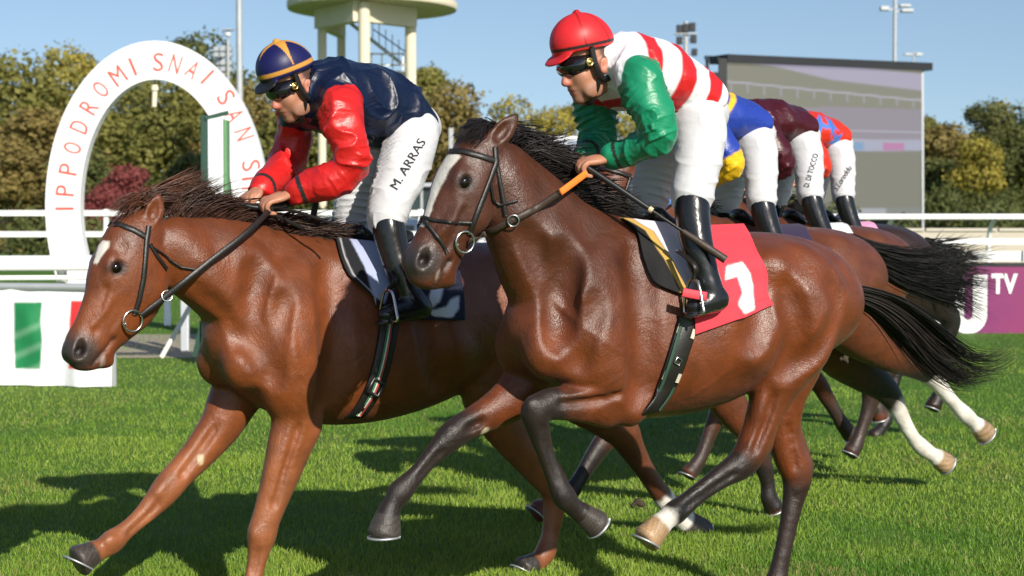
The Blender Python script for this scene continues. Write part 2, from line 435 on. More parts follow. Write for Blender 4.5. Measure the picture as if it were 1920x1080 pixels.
    def head(s, rows, eye, nostril, mouth, ears, crest, cheek, k=.03, chin=None):
        C, U, w, tp = s.sections(rows); s.g.loft(C, U, w, tp, k=.012, kout=k, sub=4, cap=.7)
        s.headC = np.array(C); s.headU = np.array(U)
        g = s.g
        u, v, r = cheek; q = s.onside(u, v, 1, .06); rr = s.m(r, q)
        for sg in (1, -1): g.ell((q - [0, .03, 0]) * [1, sg, 1], np.eye(3), (rr, .042, rr * 1.1), .02)
        Q = [s.onside(a, b, 1, .06) for a, b in crest]
        for sg in (1, -1): g.chain([(x - [0, .008, 0]) * [1, sg, 1] for x in Q], [.018] * (len(Q) - 1) + [.010], .016, 3)
        u, v = eye; q = s.onside(u, v, 1, .08); s.eyeq = q
        hd = C[-1] - C[0]; hd /= np.linalg.norm(hd); pu = np.array([-hd[2], 0, hd[0]])
        ex = np.array([hd, np.array([0, 1, 0]), pu])
        for sg in (1, -1):
            m = np.array([1, sg, 1])
            fw = -1 if np.dot(pu, U[2]) < 0 else 1
            g.ell((q + pu * fw * .018 - hd * .012 - [0, .016, 0]) * m, ex * m, (.048, .026, .03), .022)      # brow ridge
            g.ell((q + hd * .03 - [0, .018, 0]) * m, ex * m, (.04, .02, .026), .02)
            g.ell((q + [0, .010, 0]) * m, ex * m, (.031, .019, .0165), .009, True)                              # socket
            g.ell((q - hd * .075 + pu * fw * .02 + [0, .012, 0]) * m, ex * m, (.034, .018, .024), .02, True)     # hollow above the eye
            s.eyes.append(((q - [0, .0155, 0]) * m, hd))
        u, v = nostril; q = s.onside(u, v, 1, .05); s.nosq = q
        for sg in (1, -1):
            m = np.array([1, sg, 1])
            g.ell((q - [0, .010, 0]) * m, ex * m, (.052, .028, .036), .016)
            g.ell((q + [0, .006, 0] + hd * .004) * m, ex * m, (.030, .030, .0175), .006, True); g.ell((q + [0, .004, 0] - hd * .022 + pu * fw * .010) * m, ex * m, (.020, .018, .010), .006, True)
        Q = [s.onside(a, b, 1, .04) for a, b in mouth]
        for sg in (1, -1): g.chain([(x - [0, .001, 0]) * [1, sg, 1] for x in Q], [.0095] * len(Q), .005, 3, True)
        s.mouthq = np.array(Q); ch = s.P(*chin) if chin else None
        if chin: g.ell(ch, np.eye(3), (.036, .036, .026), .018)
        for (bu, bv), (tu, tv), lat, wd in ears:
            b = s.P(bu, bv, lat); t = s.P(tu, tv, lat * 1.25); d = t - b; L = np.linalg.norm(d); d /= L
            pr = np.array([-d[2], 0, d[0]]); sd = np.sign(lat)
            cs = [b - d * .02, b + d * L * .2, b + d * L * .5, b + d * L * .8, t]; ws = np.array([.7, 1.05, 1.0, .6, .16]) * wd
            g.loft(cs, [pr * x for x in ws], [x * .62 for x in ws], k=.006, kout=.015, sub=3, cap=.8)
            g.chain([c + np.array([.012, sd * .020, 0]) for c in cs[1:4]], [wd * .55, wd * .55, wd * .25], .006, 2, True)
    def finish(s, coat, paint, tipname=None, blur=1):
        s.g.blur(blur); V, Q = s.g.mesh(); del s.g.d
        s.nrm = vert_normals(V, Q); C = np.tile(np.asarray(coat, float), (len(V), 1))
        n1 = vnoise(V * 3.1, 3); n2 = vnoise(V * 11, 5); n3 = vnoise(V * 38, 9)
        C = paint(V, C, n1, n2, n3)
        me = mesh_np('body', V, Q, C); s.body = link_mesh('body', me, M_COAT, s.root)
        s.V, s.Q = V, Q; s.bvh = BVHTree.FromPolygons(V.tolist(), Q.tolist())
        for q, hd in s.eyes:
            bm = sphere_mesh('eye', .027, 14, 20); o = link_mesh('eye', bm, M_EYE, s.root); o.location = q
        for b, ps, rb, nn in s.shoes:
            o = link_mesh('horseshoe', shoe_mesh(b, ps, rb, nn), M_SHOE, s.root)
    def hit(s, u, v, off=.004):
        """skin point seen at a pixel, moved outwards by off (local), with its normal"""
        o = s.fr.L(CAMP); d = s.fr.L(CAMP + ray(u, v)) - o
        r = s.bvh.ray_cast(Vector(o), Vector(d / np.linalg.norm(d)))
        if r[0] is None: return None, None
        return np.array(r[0]) + off * np.array(r[1]), np.array(r[1])
def sphere_mesh(name, r, nu=10, nv=14, sc=(1, 1, 1)):
    V = [(0, 0, r)]; F = []
    for i in range(1, nu):
        for j in range(nv):
            a, b = math.pi * i / nu, 2 * math.pi * j / nv; V.append((r * math.sin(a) * math.cos(b), r * math.sin(a) * math.sin(b), r * math.cos(a)))
    V.append((0, 0, -r)); V = np.array(V) * sc; T = []; Qd = []
    for j in range(nv):
        T.append((0, 1 + j, 1 + (j + 1) % nv)); T.append((len(V) - 1, 1 + (nu - 2) * nv + (j + 1) % nv, 1 + (nu - 2) * nv + j))
        for i in range(nu - 2): Qd.append((1 + i * nv + j, 1 + (i + 1) * nv + j, 1 + (i + 1) * nv + (j + 1) % nv, 1 + i * nv + (j + 1) % nv))
    return mesh_np(name, V, [np.array(T), np.array(Qd)])
def shoe_mesh(b, ps, r, nn):
    """flat open ring under the hoof"""
    lat = np.array([0, 1.0, 0]); nn = nn / np.linalg.norm(nn); V = []; n = 18
    for i in range(n):
        a = R(-140 + 280 * i / (n - 1))
        for rad, hh in ((1.0, 0), (1.0, .010), (.72, .010), (.72, 0)):
            V.append(b + (ps * math.cos(a) + lat * .9 * math.sin(a)) * r * rad + nn * (hh * .7 + r * .07))
    F = []
    for i in range(n - 1):
        for k in range(4): F.append((i * 4 + k, i * 4 + (k + 1) % 4, i * 4 + 4 + (k + 1) % 4, i * 4 + 4 + k))
    F += [(0, 1, 2, 3), (n * 4 - 1, n * 4 - 2, n * 4 - 3, n * 4 - 4)]
    return mesh_np('horseshoe', np.array(V), np.array(F))
def leg_paint(V, C, leg, stops, edge=1.7, ragged=None):
    """colour along a leg: stops = [(param, colour, keep)], param counts stations; keep blends the coat"""
    pts, rr = leg[0], leg[1]; dd, par = poly_param(V, pts)
    if ragged is not None: par = par + ragged
    rad = np.interp(par, np.arange(len(rr)), rr); w = smoothstep(edge, edge * .8, dd / rad)
    xs = [a for a, _, _ in stops]
    col = np.stack([np.interp(par, xs, [c[i] for _, c, _ in stops]) for i in range(3)], 1); a = np.interp(par, xs, [k for _, _, k in stops]) * w
    return C * (1 - a[:, None]) + col * a[:, None]
def hoof_paint(V, C, leg, col, band=None):
    if len(leg) < 3: return C
    a, b, ra, rb = leg[2]; d = b - a; L = np.linalg.norm(d); d /= L; t = (V - a) @ d / L; rad = np.linalg.norm(V - a - ((V - a) @ d)[:, None] * d, axis=1)
    w = smoothstep(-.05, .12, t) * (rad < max(ra, rb) * 1.5) * (t < 1.8)
    c = np.asarray(col)[None] * (1 + .25 * np.sin(t * 40 + V[:, 1] * 30))[:, None]
    return C * (1 - w[:, None]) + c * w[:, None]
def blob(V, C, c, r, col, soft=.3, n=0):
    dd = np.linalg.norm((V - c) / r, axis=1) + n; w = smoothstep(1 + soft * .5, 1 - soft * .5, dd)[:, None]
    return C * (1 - w) + np.asarray(col) * w
def mixc_(C, col, w): return C * (1 - w[:, None]) + np.asarray(col) * w[:, None]
BLACK = (.012, .010, .009); WHITE = (.62, .58, .52); HOOF = (.045, .036, .03); PALEHOOF = (.30, .19, .10)
# ---------------------------------------------------------------- the bay in front (number 1)
GB = ground(1432, 1140); frB = Frame((0, 0), 30); oB = GB + .12 * frB.l + frB.f * .98; frB = Frame(oB, 30)
TORSO_B = [(1018, 545, 1012, 695, .155, -.1), (1075, 470, 1068, 745, .205, .1), (1165, 412, 1150, 778, .225, .25), (1240, 426, 1222, 780, .255, .2), (1310, 440, 1296, 764, .285, .1),
           (1380, 438, 1372, 728, .275, .05), (1440, 438, 1440, 700, .262, .1), (1492, 448, 1488, 672, .25, .1), (1530, 474, 1524, 650, .215, .1), (1554, 516, 1546, 630, .15, 0)]
NECK_B = [(1150, 408, 1020, 640, .150, .25), (1100, 380, 985, 585, .125, .25), (1040, 330, 955, 500, .105, .25), (988, 290, 930, 430, .090, .2), (945, 258, 905, 370, .080, .1)]
HEAD_B = [(882, 248, 950, 300, .070), (850, 280, 925, 352, .088), (824, 325, 915, 395, .098), (808, 372, 900, 428, .085), (794, 412, 876, 458, .070), (777, 450, 858, 494, .060), (762, 480, 846, 522, .060), (772, 510, 828, 540, .048)]
def build_body(H, torso, neck):
    C, U, w, tp = H.sections(torso); H.g.loft(C, U, w, tp, k=.02, sub=4, cap=.9)
    C, U, w, tp = H.sections(neck); H.g.loft(C, U, w, tp, k=.02, kout=.06, sub=4, cap=.8); H.crest = [c + u for c, u in zip(C, U)]
HB = Horse(frB, .0084, 'racehorse', 'dark bay racehorse wearing the red number 1 cloth, nearest the camera')
build_body(HB, TORSO_B, NECK_B)
# haunches and shoulders, both sides
for sg in (1, -1):
    lt = .14
    for (u, v, rx, rz, ry) in ((1474, 560, 92, 105, .125), (1490, 585, 62, 88, .12), (1432, 610, 66, 95, .12)):
        q = HB.P(u, v, lt); H_ = HB.g; H_.ell(q * [1, sg, 1], np.eye(3), (HB.m(rx, q) * 1.1, ry, HB.m(rz, q)), .05)
    q = HB.P(1095, 600, .11); HB.g.ell(q * [1, sg, 1], np.eye(3), (.17, .115, .24), .05)
    q = HB.P(1030, 655, .10); HB.g.ell(q * [1, sg, 1], np.eye(3), (.10, .085, .11), .04)
HB.leg([(1075, 640, 62), (1140, 715, 60), (1172, 752, 47), (1145, 752, 47), (1105, 754, 40), (1055, 756, 31), (1022, 759, 27), (1003, 770, 28), (1008, 800, 22), (1023, 850, 16.5), (1042, 900, 17), (1057, 930, 22), (1074, 950, 17), (1090, 962, 19)], .14, .13,
       hoof=((1090, 962, 20), (1120, 985, 29), -8))
HB.leg([(1010, 690, 60), (975, 735, 47), (935, 765, 36), (895, 787, 29), (858, 808, 27), (838, 826, 25), (812, 853, 18), (785, 885, 16), (762, 910, 20), (748, 925, 22), (736, 945, 17), (728, 960, 20)], -.12, -.12,
       hoof=((728, 962, 23), (720, 1003, 33), 14))
HB.leg([(1488, 560, 92), (1478, 632, 88), (1458, 692, 66), (1448, 735, 45), (1426, 792, 32), (1410, 838, 31), (1392, 868, 29), (1355, 892, 22), (1310, 925, 18.5), (1282, 948, 20), (1264, 962, 22), (1248, 974, 18), (1237, 984, 20)], .15, .12,
       hoof=((1240, 982, 22), (1212, 1012, 30), 22))
HB.leg([(1490, 570, 88), (1480, 670, 70), (1470, 745, 44), (1470, 815, 32), (1484, 862, 32), (1495, 893, 29), (1487, 940, 21), (1474, 1005, 17), (1460, 1070, 18), (1455, 1092, 21), (1440, 1112, 17), (1430, 1124, 20)], -.14, -.12,
       hoof=((1432, 1122, 22), (1415, 1140, 30), 30))
def px_cone(H, u0, v0, r0, u1, v1, r1, lat, k=.02, cut=False):
    a = H.P(u0, v0, lat); b = H.P(u1, v1, lat); H.g.cone(a, b, H.m(r0, a), H.m(r1, b), k, cut)
px_cone(HB, 1462, 750, 9, 1434, 838, 15, .13, .012); px_cone(HB, 1490, 790, 9, 1512, 876, 15, -.13, .012)   # hamstring tendons to the hocks
px_cone(HB, 1180, 770, 30, 1192, 745, 38, .15, .03)
HB.head(HEAD_B, (872, 342), (795, 486), [(818, 538), (826, 518), (834, 502), (842, 488)], [((926, 268), (972, 212), .055, .037), ((884, 262), (882, 219), -.06, .033)], [(862, 385), (838, 425), (822, 445)], (898, 400, 34), chin=(836, 526))
# muscles and hollows
HB.muscle(1150, 470, 1075, 610, 40, .016); HB.muscle(1175, 560, 1170, 735, 42, .020); HB.muscle(1110, 560, 1150, 700, 34, .010)
HB.muscle(960, 330, 1030, 560, 26, .012, lat=.1); HB.muscle(1040, 420, 1090, 520, 30, .008, lat=.12)
HB.groove([(1190, 470), (1200, 560), (1205, 680), (1200, 745)], 14, .012); HB.groove([(1120, 560), (1085, 640), (1075, 690)], 9, .008)
HB.groove([(985, 440), (1020, 520), (1045, 590)], 9, .008, lat=.1); HB.groove([(1060, 460), (1040, 560), (1040, 640)], 10, .007, lat=.15)
HB.muscle(1440, 480, 1480, 520, 26, .016); HB.muscle(1500, 480, 1575, 570, 36, .012); HB.muscle(1560, 560, 1530, 680, 26, .014); HB.muscle(1405, 640, 1430, 680, 28, .018)
HB.groove([(1410, 520), (1425, 580), (1410, 640)], 16, .010); HB.groove([(1560, 520), (1578, 580), (1545, 650), (1500, 680)], 9, .008); HB.groove([(1470, 540), (1490, 620), (1470, 700)], 9, .007)

HB.muscle(1130, 735, 1060, 748, 14, .010, lat=.17, depth=.03, k=.02, both=False); HB.groove([(1165, 738), (1135, 746), (1105, 752), (1080, 755), (1050, 757)], 5, .008, k=.018, lat=.17, both=False)
HB.muscle(1440, 720, 1420, 800, 12, .010, lat=.17, depth=.03, k=.02, both=False); HB.groove([(1452, 740), (1442, 770), (1432, 800), (1424, 825), (1416, 845)], 5, .008, k=.018, lat=.16, both=False)
HB.groove([(1017, 800), (1024, 825), (1031, 850), (1040, 880), (1048, 905)], 4, .007, k=.012, lat=.13, both=False); HB.groove([(1380, 887), (1355, 903), (1330, 920), (1305, 938), (1285, 953)], 4, .007, k=.012, lat=.13, both=False)
HB.vein([(1458, 715), (1445, 760), (1420, 800), (1400, 850)], lat=.17); HB.vein([(1465, 745), (1440, 800), (1422, 842)], lat=.16); HB.vein([(1150, 740), (1110, 735), (1065, 745)], lat=.17); HB.vein([(1290, 745), (1330, 720), (1370, 690)], lat=.2); HB.vein([(1070, 560), (1100, 620), (1160, 660)], .006, lat=.2)
HB.vein([(866, 380), (850, 410), (838, 440)], .005, lat=.06); HB.vein([(868, 400), (845, 418), (826, 432)], .0045, lat=.06)
HB.groove([(938, 770), (905, 790), (875, 805)], 5, .007, k=.018, lat=-.05, both=False); HB.groove([(830, 845), (808, 870), (785, 897)], 4, .007, k=.012, lat=-.07, both=False); HB.groove([(1480, 800), (1488, 850), (1492, 880)], 5, .007, k=.015, lat=-.07, both=False); HB.groove([(1492, 930), (1482, 970), (1472, 1020)], 4, .007, k=.012, lat=-.07, both=False)
# knees, fetlocks and hocks: bony ends
for (u, v, r_, lt) in ((1000, 760, 17, .155), (1012, 782, 14, .15), (1056, 928, 14, .15), (848, 810, 15, -.10), (1428, 848, 12, .15), (1398, 858, 17, .15), (1265, 960, 14, .14), (1508, 888, 13, -.11)):
    q = HB.P(u, v, lt); HB.g.ell(q, np.eye(3), (HB.m(r_, q), .018, HB.m(r_, q)), .012)
# jaw, throat and facial veins
HB.groove([(868, 392), (850, 440), (835, 470)], 4, .004, k=.01, lat=.06)
def paintB(V, C, n1, n2, n3):
    z = V[:, 2]; x = V[:, 0]
    dark = np.array((.060, .0165, .0062)); w = smoothstep(1.02, 1.45, z + .08 * n1) * smoothstep(-.75, .05, x) * .88; C = C * (1 - w[:, None]) + dark * w[:, None]
    w = smoothstep(1.42, 1.58, z + .03 * n1) * smoothstep(.9, .3, x) * .6; C = C * (1 - w[:, None]) + np.array((.055, .017, .008)) * w[:, None]
    rg = .35 * n2 + .2 * n3
    C = leg_paint(V, C, HB.legs[0], [(0, BLACK, 0), (4.4, BLACK, 0), (5.6, BLACK, .95), (30, BLACK, 1)], ragged=rg)
    C = leg_paint(V, C, HB.legs[1], [(0, BLACK, 0), (2.4, BLACK, 0), (3.6, BLACK, .95), (30, BLACK, 1)], ragged=rg)
    C = leg_paint(V, C, HB.legs[2], [(0, BLACK, 0), (4.4, BLACK, 0), (6.0, BLACK, .95), (10.3, BLACK, 1), (10.7, WHITE, 1), (30, WHITE, 1)], ragged=rg * .8)
    C = leg_paint(V, C, HB.legs[3], [(0, BLACK, 0), (4.2, BLACK, 0), (5.4, BLACK, .9), (30, BLACK, 1)], ragged=rg)
    C = blob(V, C, HB.P(912, 812, -.08), (.016, .05, .020), (.45, .38, .26), .4)
    for i, l in enumerate(HB.legs): C = hoof_paint(V, C, l, PALEHOOF if i == 2 else HOOF)
    # muzzle, dark eyelids with socket shade painted around them, blaze, ears
    q = HB.nosq; C = blob(V, C, q * [1, 0, 1] + [0, 0, -.005], (.075, .12, .07), (.035, .026, .023), .7, .1 * n2)
    for sg in (1, -1):
        C = blob(V, C, (HB.nosq - [0, .012, 0]) * [1, sg, 1], (.030, .024, .019), (.010, .005, .005), .5)
        C = blob(V, C, HB.eyeq * [1, sg, 1], (.040, .04, .030), (.020, .009, .006), .9)
    C = blob(V, C, HB.P(818, 516, .04), (.010, .04, .024), (.34, .24, .19), .6)
    f = [HB.P(u, v, 0) for u, v in ((842, 286), (826, 318), (812, 358), (800, 395), (790, 425))]
    dd, par = poly_param(V, f); wid = np.interp(par, [0, 1, 2, 3, 4], [.035, .028, .018, .012, .006]) * (1 + .25 * n2) + .004 * n3
    wid = wid * 1.25; w = smoothstep(1.15, .85, np.sqrt(((V[:, 1] - .012) / wid) ** 2 + (np.maximum(dd - .05, 0) / .03) ** 2)) * (dd < .09) * (par > .02) * (par < 3.98)
    C = C * (1 - w[:, None]) + np.array(WHITE) * w[:, None]
    for a, b in (((955, 236), (972, 213)), ((883, 240), (882, 220))):
        C = blob(V, C, HB.P(b[0], b[1], .06 if a[0] > 900 else -.07), (.03, .03, .035), (.01, .008, .007), .6)
    for sg in (1, -1):
        dd, _ = poly_param(V, HB.mouthq * [1, sg, 1]); C = mixc_(C, (.014, .008, .007), smoothstep(.012, .004, dd) * .85)
    return C
HB.finish((.130, .031, .0072), paintB)

# ---------------------------------------------------------------- the chestnut ahead of it
GA = ground(985, 1070); frA = Frame((0, 0), 39); oA = GA - .12 * frA.l + frA.f * .98; frA = Frame(oA, 39)
TORSO_A = [(445, 560, 448, 725, .150, -.1), (500, 490, 515, 768, .205, .1), (590, 450, 600, 790, .225, .25), (670, 455, 680, 790, .26, .2), (750, 468, 752, 772, .285, .1),
           (830, 464, 828, 738, .275, .05), (900, 456, 902, 705, .262, .1), (960, 464, 962, 680, .25, .1), (1005, 490, 1002, 655, .215, .1), (1035, 530, 1030, 635, .15, 0)]
NECK_A = [(590, 450, 455, 690, .150, .25), (505, 428, 412, 615, .128, .25), (425, 414, 368, 578, .108, .25), (360, 406, 332, 545, .092, .2), (308, 402, 310, 500, .082, .1)]
HEAD_A = [(242, 402, 305, 442, .070), (203, 430, 308, 478, .088), (178, 480, 310, 530, .098), (163, 530, 298, 572, .086), (151, 575, 262, 604, .068), (137, 614, 224, 640, .056), (122, 645, 206, 670, .056), (136, 671, 190, 689, .044)]
HA = Horse(frA, .0084, 'racehorse', 'chestnut racehorse with a small white star, its head lowest and furthest left', xlo=-2.55)
build_body(HA, TORSO_A, NECK_A)
for sg in (1, -1):
    for (u, v, rx, rz, ry) in ((950, 570, 85, 100, .125), (990, 595, 58, 80, .12), (895, 620, 55, 85, .12)):
        q = HA.P(u, v, .14); HA.g.ell(q * [1, sg, 1], np.eye(3), (HA.m(rx, q) * 1.1, ry, HA.m(rz, q)), .05)
    q = HA.P(530, 620, .11); HA.g.ell(q * [1, sg, 1], np.eye(3), (.17, .115, .25), .05)
    q = HA.P(462, 680, .10); HA.g.ell(q * [1, sg, 1], np.eye(3), (.10, .085, .11), .04)
HA.leg([(520, 660, 66), (552, 735, 64), (560, 780, 52), (545, 830, 44), (528, 885, 37), (510, 940, 30), (498, 975, 27), (490, 1005, 28), (485, 1035, 20), (476, 1080, 17), (468, 1112, 21), (452, 1124, 17), (445, 1130, 20)], .14, .12,
       hoof=((446, 1130, 22), (432, 1146, 30), 30))
HA.leg([(470, 690, 62), (440, 745, 50), (415, 795, 41), (378, 843, 33), (340, 885, 28), (315, 913, 28), (295, 938, 24), (262, 972, 17.5), (232, 998, 17), (210, 1016, 22), (192, 1028, 18), (176, 1036, 20)], -.12, -.13,
       hoof=((178, 1034, 22), (148, 1052, 33), 36))
HA.leg([(955, 580, 85), (925, 680, 72), (918, 740, 56), (945, 795, 44), (985, 845, 38), (1022, 888, 33), (1040, 915, 29), (1040, 950, 22), (1032, 1000, 17), (1023, 1035, 20), (1010, 1052, 17), (1000, 1058, 18)], .14, .12,
       hoof=((1002, 1056, 20), (980, 1068, 26), 40))
HA.leg([(970, 590, 82), (1010, 690, 62), (1075, 745, 44), (1130, 782, 36), (1165, 806, 34), (1183, 838, 26), (1207, 878, 19), (1232, 916, 18), (1248, 938, 20), (1268, 962, 17), (1282, 975, 20)], -.13, -.12,
       hoof=((1284, 976, 22), (1315, 1000, 29), 0))
HA.head(HEAD_A, (219, 502), (150, 657), [(172, 684), (190, 664), (203, 648), (214, 634)], [((284, 416), (299, 362), .055, .037), ((250, 405), (262, 360), -.06, .033)], [(205, 550), (190, 590), (178, 610)], (285, 545, 38), chin=(196, 678))
HA.muscle(590, 490, 505, 650, 46, .012); HA.muscle(585, 590, 565, 750, 50, .018)
HA.muscle(350, 450, 470, 610, 28, .012, lat=.1); HA.muscle(420, 450, 520, 540, 30, .008, lat=.12)
HA.groove([(615, 500), (622, 600), (620, 720), (610, 780)], 14, .012); HA.groove([(530, 560), (505, 640), (500, 715)], 8, .007)
HA.groove([(340, 545), (400, 590), (450, 640)], 8, .008, lat=.1); HA.groove([(480, 490), (470, 590), (480, 670)], 10, .008, lat=.15)
HA.muscle(850, 640, 880, 690, 28, .016); HA.groove([(800, 580), (815, 680), (830, 730)], 14, .010)
HA.muscle(535, 800, 505, 920, 14, .012, lat=.15, depth=.03, k=.02, both=False); HA.groove([(560, 800), (548, 840), (535, 880), (522, 920), (512, 950)], 5, .009, k=.018, lat=.16, both=False)
HA.groove([(485, 1032), (480, 1055), (474, 1080)], 4, .007, k=.012, lat=.12, both=False)
HA.groove([(200, 540), (185, 600), (178, 625)], 4, .004, k=.01, lat=.06); HA.groove([(240, 560), (215, 610)], 4, .004, k=.01, lat=.06)
HA.vein([(575, 790), (555, 840), (530, 900), (508, 950)], lat=.17); HA.vein([(545, 800), (528, 860), (510, 930)], lat=.17); HA.vein([(520, 500), (508, 550), (500, 600)], .006, lat=.2); HA.vein([(560, 560), (548, 620), (555, 680), (580, 720)], .006, lat=.2); HA.vein([(690, 760), (740, 745), (800, 715)], lat=.2)
HA.vein([(215, 530), (200, 565), (188, 600)], .005, lat=.06); HA.vein([(225, 545), (198, 585), (172, 612)], .0045, lat=.06); HA.vein([(240, 560), (226, 590), (215, 625)], .0045, lat=.06)
HA.groove([(404, 800), (385, 830), (362, 862), (340, 892)], 5, .008, k=.018, lat=-.05, both=False); HA.groove([(300, 942), (282, 962), (262, 982), (240, 1002)], 4, .008, k=.012, lat=-.07, both=False); HA.groove([(322, 905), (308, 924), (296, 940)], 5, .006, k=.012, lat=-.07, both=False)
for (u, v, r_, lt) in ((484, 1000, 17, .14), (496, 1012, 14, .15), (312, 914, 17, -.10), (300, 925, 14, -.10), (207, 1016, 15, -.10), (1038, 914, 15, .15)):
    q = HA.P(u, v, lt); HA.g.ell(q, np.eye(3), (HA.m(r_, q), .018, HA.m(r_, q)), .012)
def paintA(V, C, n1, n2, n3):
    z = V[:, 2]; x = V[:, 0]
    w = smoothstep(1.2, 1.5, z + .05 * n1) * .45; C = C * (1 - w[:, None]) + np.array((.070, .020, .009)) * w[:, None]
    rg = .35 * n2 + .2 * n3; LEG = (.26, .090, .034)
    for i in (0, 1, 2): C = leg_paint(V, C, HA.legs[i], [(0, LEG, 0), (1.5, LEG, .1), (4.5, LEG, .75), (30, LEG, .95)], ragged=rg)
    C = leg_paint(V, C, HA.legs[3], [(0, LEG, 0), (4.5, (.05, .02, .012), .5), (7.4, (.05, .02, .012), .7), (7.7, WHITE, 1), (30, WHITE, 1)], ragged=rg)
    C = blob(V, C, HA.P(375, 862, -.08), (.014, .05, .022), (.42, .33, .20), .4)
    for i, l in enumerate(HA.legs): C = hoof_paint(V, C, l, HOOF)
    C = blob(V, C, HA.nosq * [1, 0, 1] + [0, 0, -.01], (.085, .12, .075), (.04, .027, .023), .8, .1 * n2)
    for sg in (1, -1):
        C = blob(V, C, (HA.nosq - [0, .012, 0]) * [1, sg, 1], (.030, .024, .019), (.010, .005, .005), .5)
        C = blob(V, C, HA.eyeq * [1, sg, 1], (.040, .04, .030), (.024, .010, .007), .9)  # dark eyelid, with the shade of the socket painted into the coat
    C = blob(V, C, HA.P(192, 680, .04), (.010, .03, .028), (.35, .25, .22), .6)
    f = [HA.P(u, v, 0) for u, v in ((190, 448), (180, 470), (171, 495))]
    dd, par = poly_param(V, f); wid = np.interp(par, [0, .5, 2], [.014, .024, .009]) * (1 + .25 * n2)
    w = smoothstep(1.15, .85, np.abs(V[:, 1] - .022) / wid) * (dd < .06) * smoothstep(0, .1, par) * smoothstep(2, 1.9, par)
    C = C * (1 - w[:, None]) + np.array(WHITE) * w[:, None]
    for sg in (1, -1):
        dd, _ = poly_param(V, HA.mouthq * [1, sg, 1]); C = mixc_(C, (.014, .008, .007), smoothstep(.012, .004, dd) * .85)
    return C
HA.finish((.162, .041, .0092), paintA)
print('horses A B', round(time.time() - T0, 1))
# ---------------------------------------------------------------- jockeys
M_SKIN = tint_mat('skin', rough=.5, var=.10, scale=30, bumps=[('noise', (160, 160, 160), .12, .002)], sss=.12)
M_SILK = tint_mat('racing_silk', rough=.38, var=.06, scale=6, spec=.42, sheen=.0, bumps=[('noise', (9, 13, 18), .22, .03), ('ridge', (8, 12, 13), .45, .014), ('ridge', (22, 30, 34), .25, .005), ('noise', (60, 70, 50), .10, .005)])
M_BREECH = tint_mat('breeches_cloth', rough=.7, var=.04, scale=10, spec=.25, bumps=[('noise', (8, 10, 22), .25, .02), ('ridge', (6, 8, 18), .18, .010), ('noise', (60, 60, 120), .12, .004)])
M_BOOT = tint_mat('boot_leather', rough=.22, var=.15, scale=14, spec=.6, bumps=[('noise', (22, 22, 12), .15, .02)])
M_HELMET = tint_mat('helmet_silk', rough=.45, var=.05, scale=12, spec=.35, bumps=[('noise', (40, 40, 40), .08, .004)])
M_RUBBER = mat('black_rubber', (.010, .010, .011), rough=.35, var=.2, scale=30)
M_GLASS = mat('goggle_lens', (.008, .008, .010), rough=.06, var=.1, spec=.7, coat=.6)
M_BRASS = mat('brass', (.62, .42, .13), rough=.28, metal=1.0, var=.1, scale=40)
SKINC = (.42, .19, .115)

class Jockey:
    def __init__(s, fr, h, root, lo=None, hi=None):
        s.fr, s.h, s.root = fr, h, root; s.lo, s.hi = lo, hi
    def P(s, u, v, lat=0.): return s.fr.P(u, v, lat)
    def m(s, px, q): return px * float(np.ravel(s.fr.mpp(np.asarray(q)[None]))[0])
    def pts(s, rows, lats):
        C = np.array([s.P(u, v, l) for (u, v, r), l in zip(rows, lats)]); rr = np.array([s.m(r[2], c) for r, c in zip(rows, C)]); return C, rr
    def grid(s, pads): 
        A = np.concatenate(pads); return SDF(A.min(0) - .16, A.max(0) + .16, s.h)
    def out(s, g, name, material, colf, disp=None, blur=1):
        g.blur(blur); V, Q = g.mesh(); n = vert_normals(V, Q)
        C = colf(V, n)
        if disp is not None: V = V + n * disp(V)[:, None]
        me = mesh_np(name, V, Q, C); o = link_mesh(name, me, material, s.root); s.last = (V, Q); return o
def fold(V, scale, seed, sharp=1.6):
    w = np.stack([vnoise(V * 4, seed + 1), vnoise(V * 4 + 9, seed + 2), vnoise(V * 4 + 17, seed + 3)], 1) * .09
    n = vnoise((V + w) * scale, seed); return (1 - np.abs(n)) ** 3.5
def limb_folds(V, pts, rr, freq, amp, seed, t0=0., t1=9.):
    """crisp creases running round a limb, broken and slanting"""
    dd, par = poly_param(V, pts); seg = np.r_[0, np.cumsum(np.linalg.norm(np.diff(pts, axis=0), axis=1))]
    arc = np.interp(par, np.arange(len(pts)), seg); rad = np.interp(par, np.arange(len(pts)), rr)
    w = smoothstep(1.7, 1.1, dd / rad) * smoothstep(t0, t0 + .5, par) * smoothstep(t1, t1 - .5, par)
    ph = arc * freq * .55 + V[:, 1] * freq * .25 + 2.6 * vnoise(V * 7, seed) + 1.8 * vnoise(V * 3 + 5, seed + 1)
    ridge = 1 - np.abs(np.sin(ph * .5)); m = smoothstep(-.35, .45, vnoise(V * 6 + 3, seed + 2))
    return amp * w * (ridge ** 2.2 * 1.7 * m - .35)

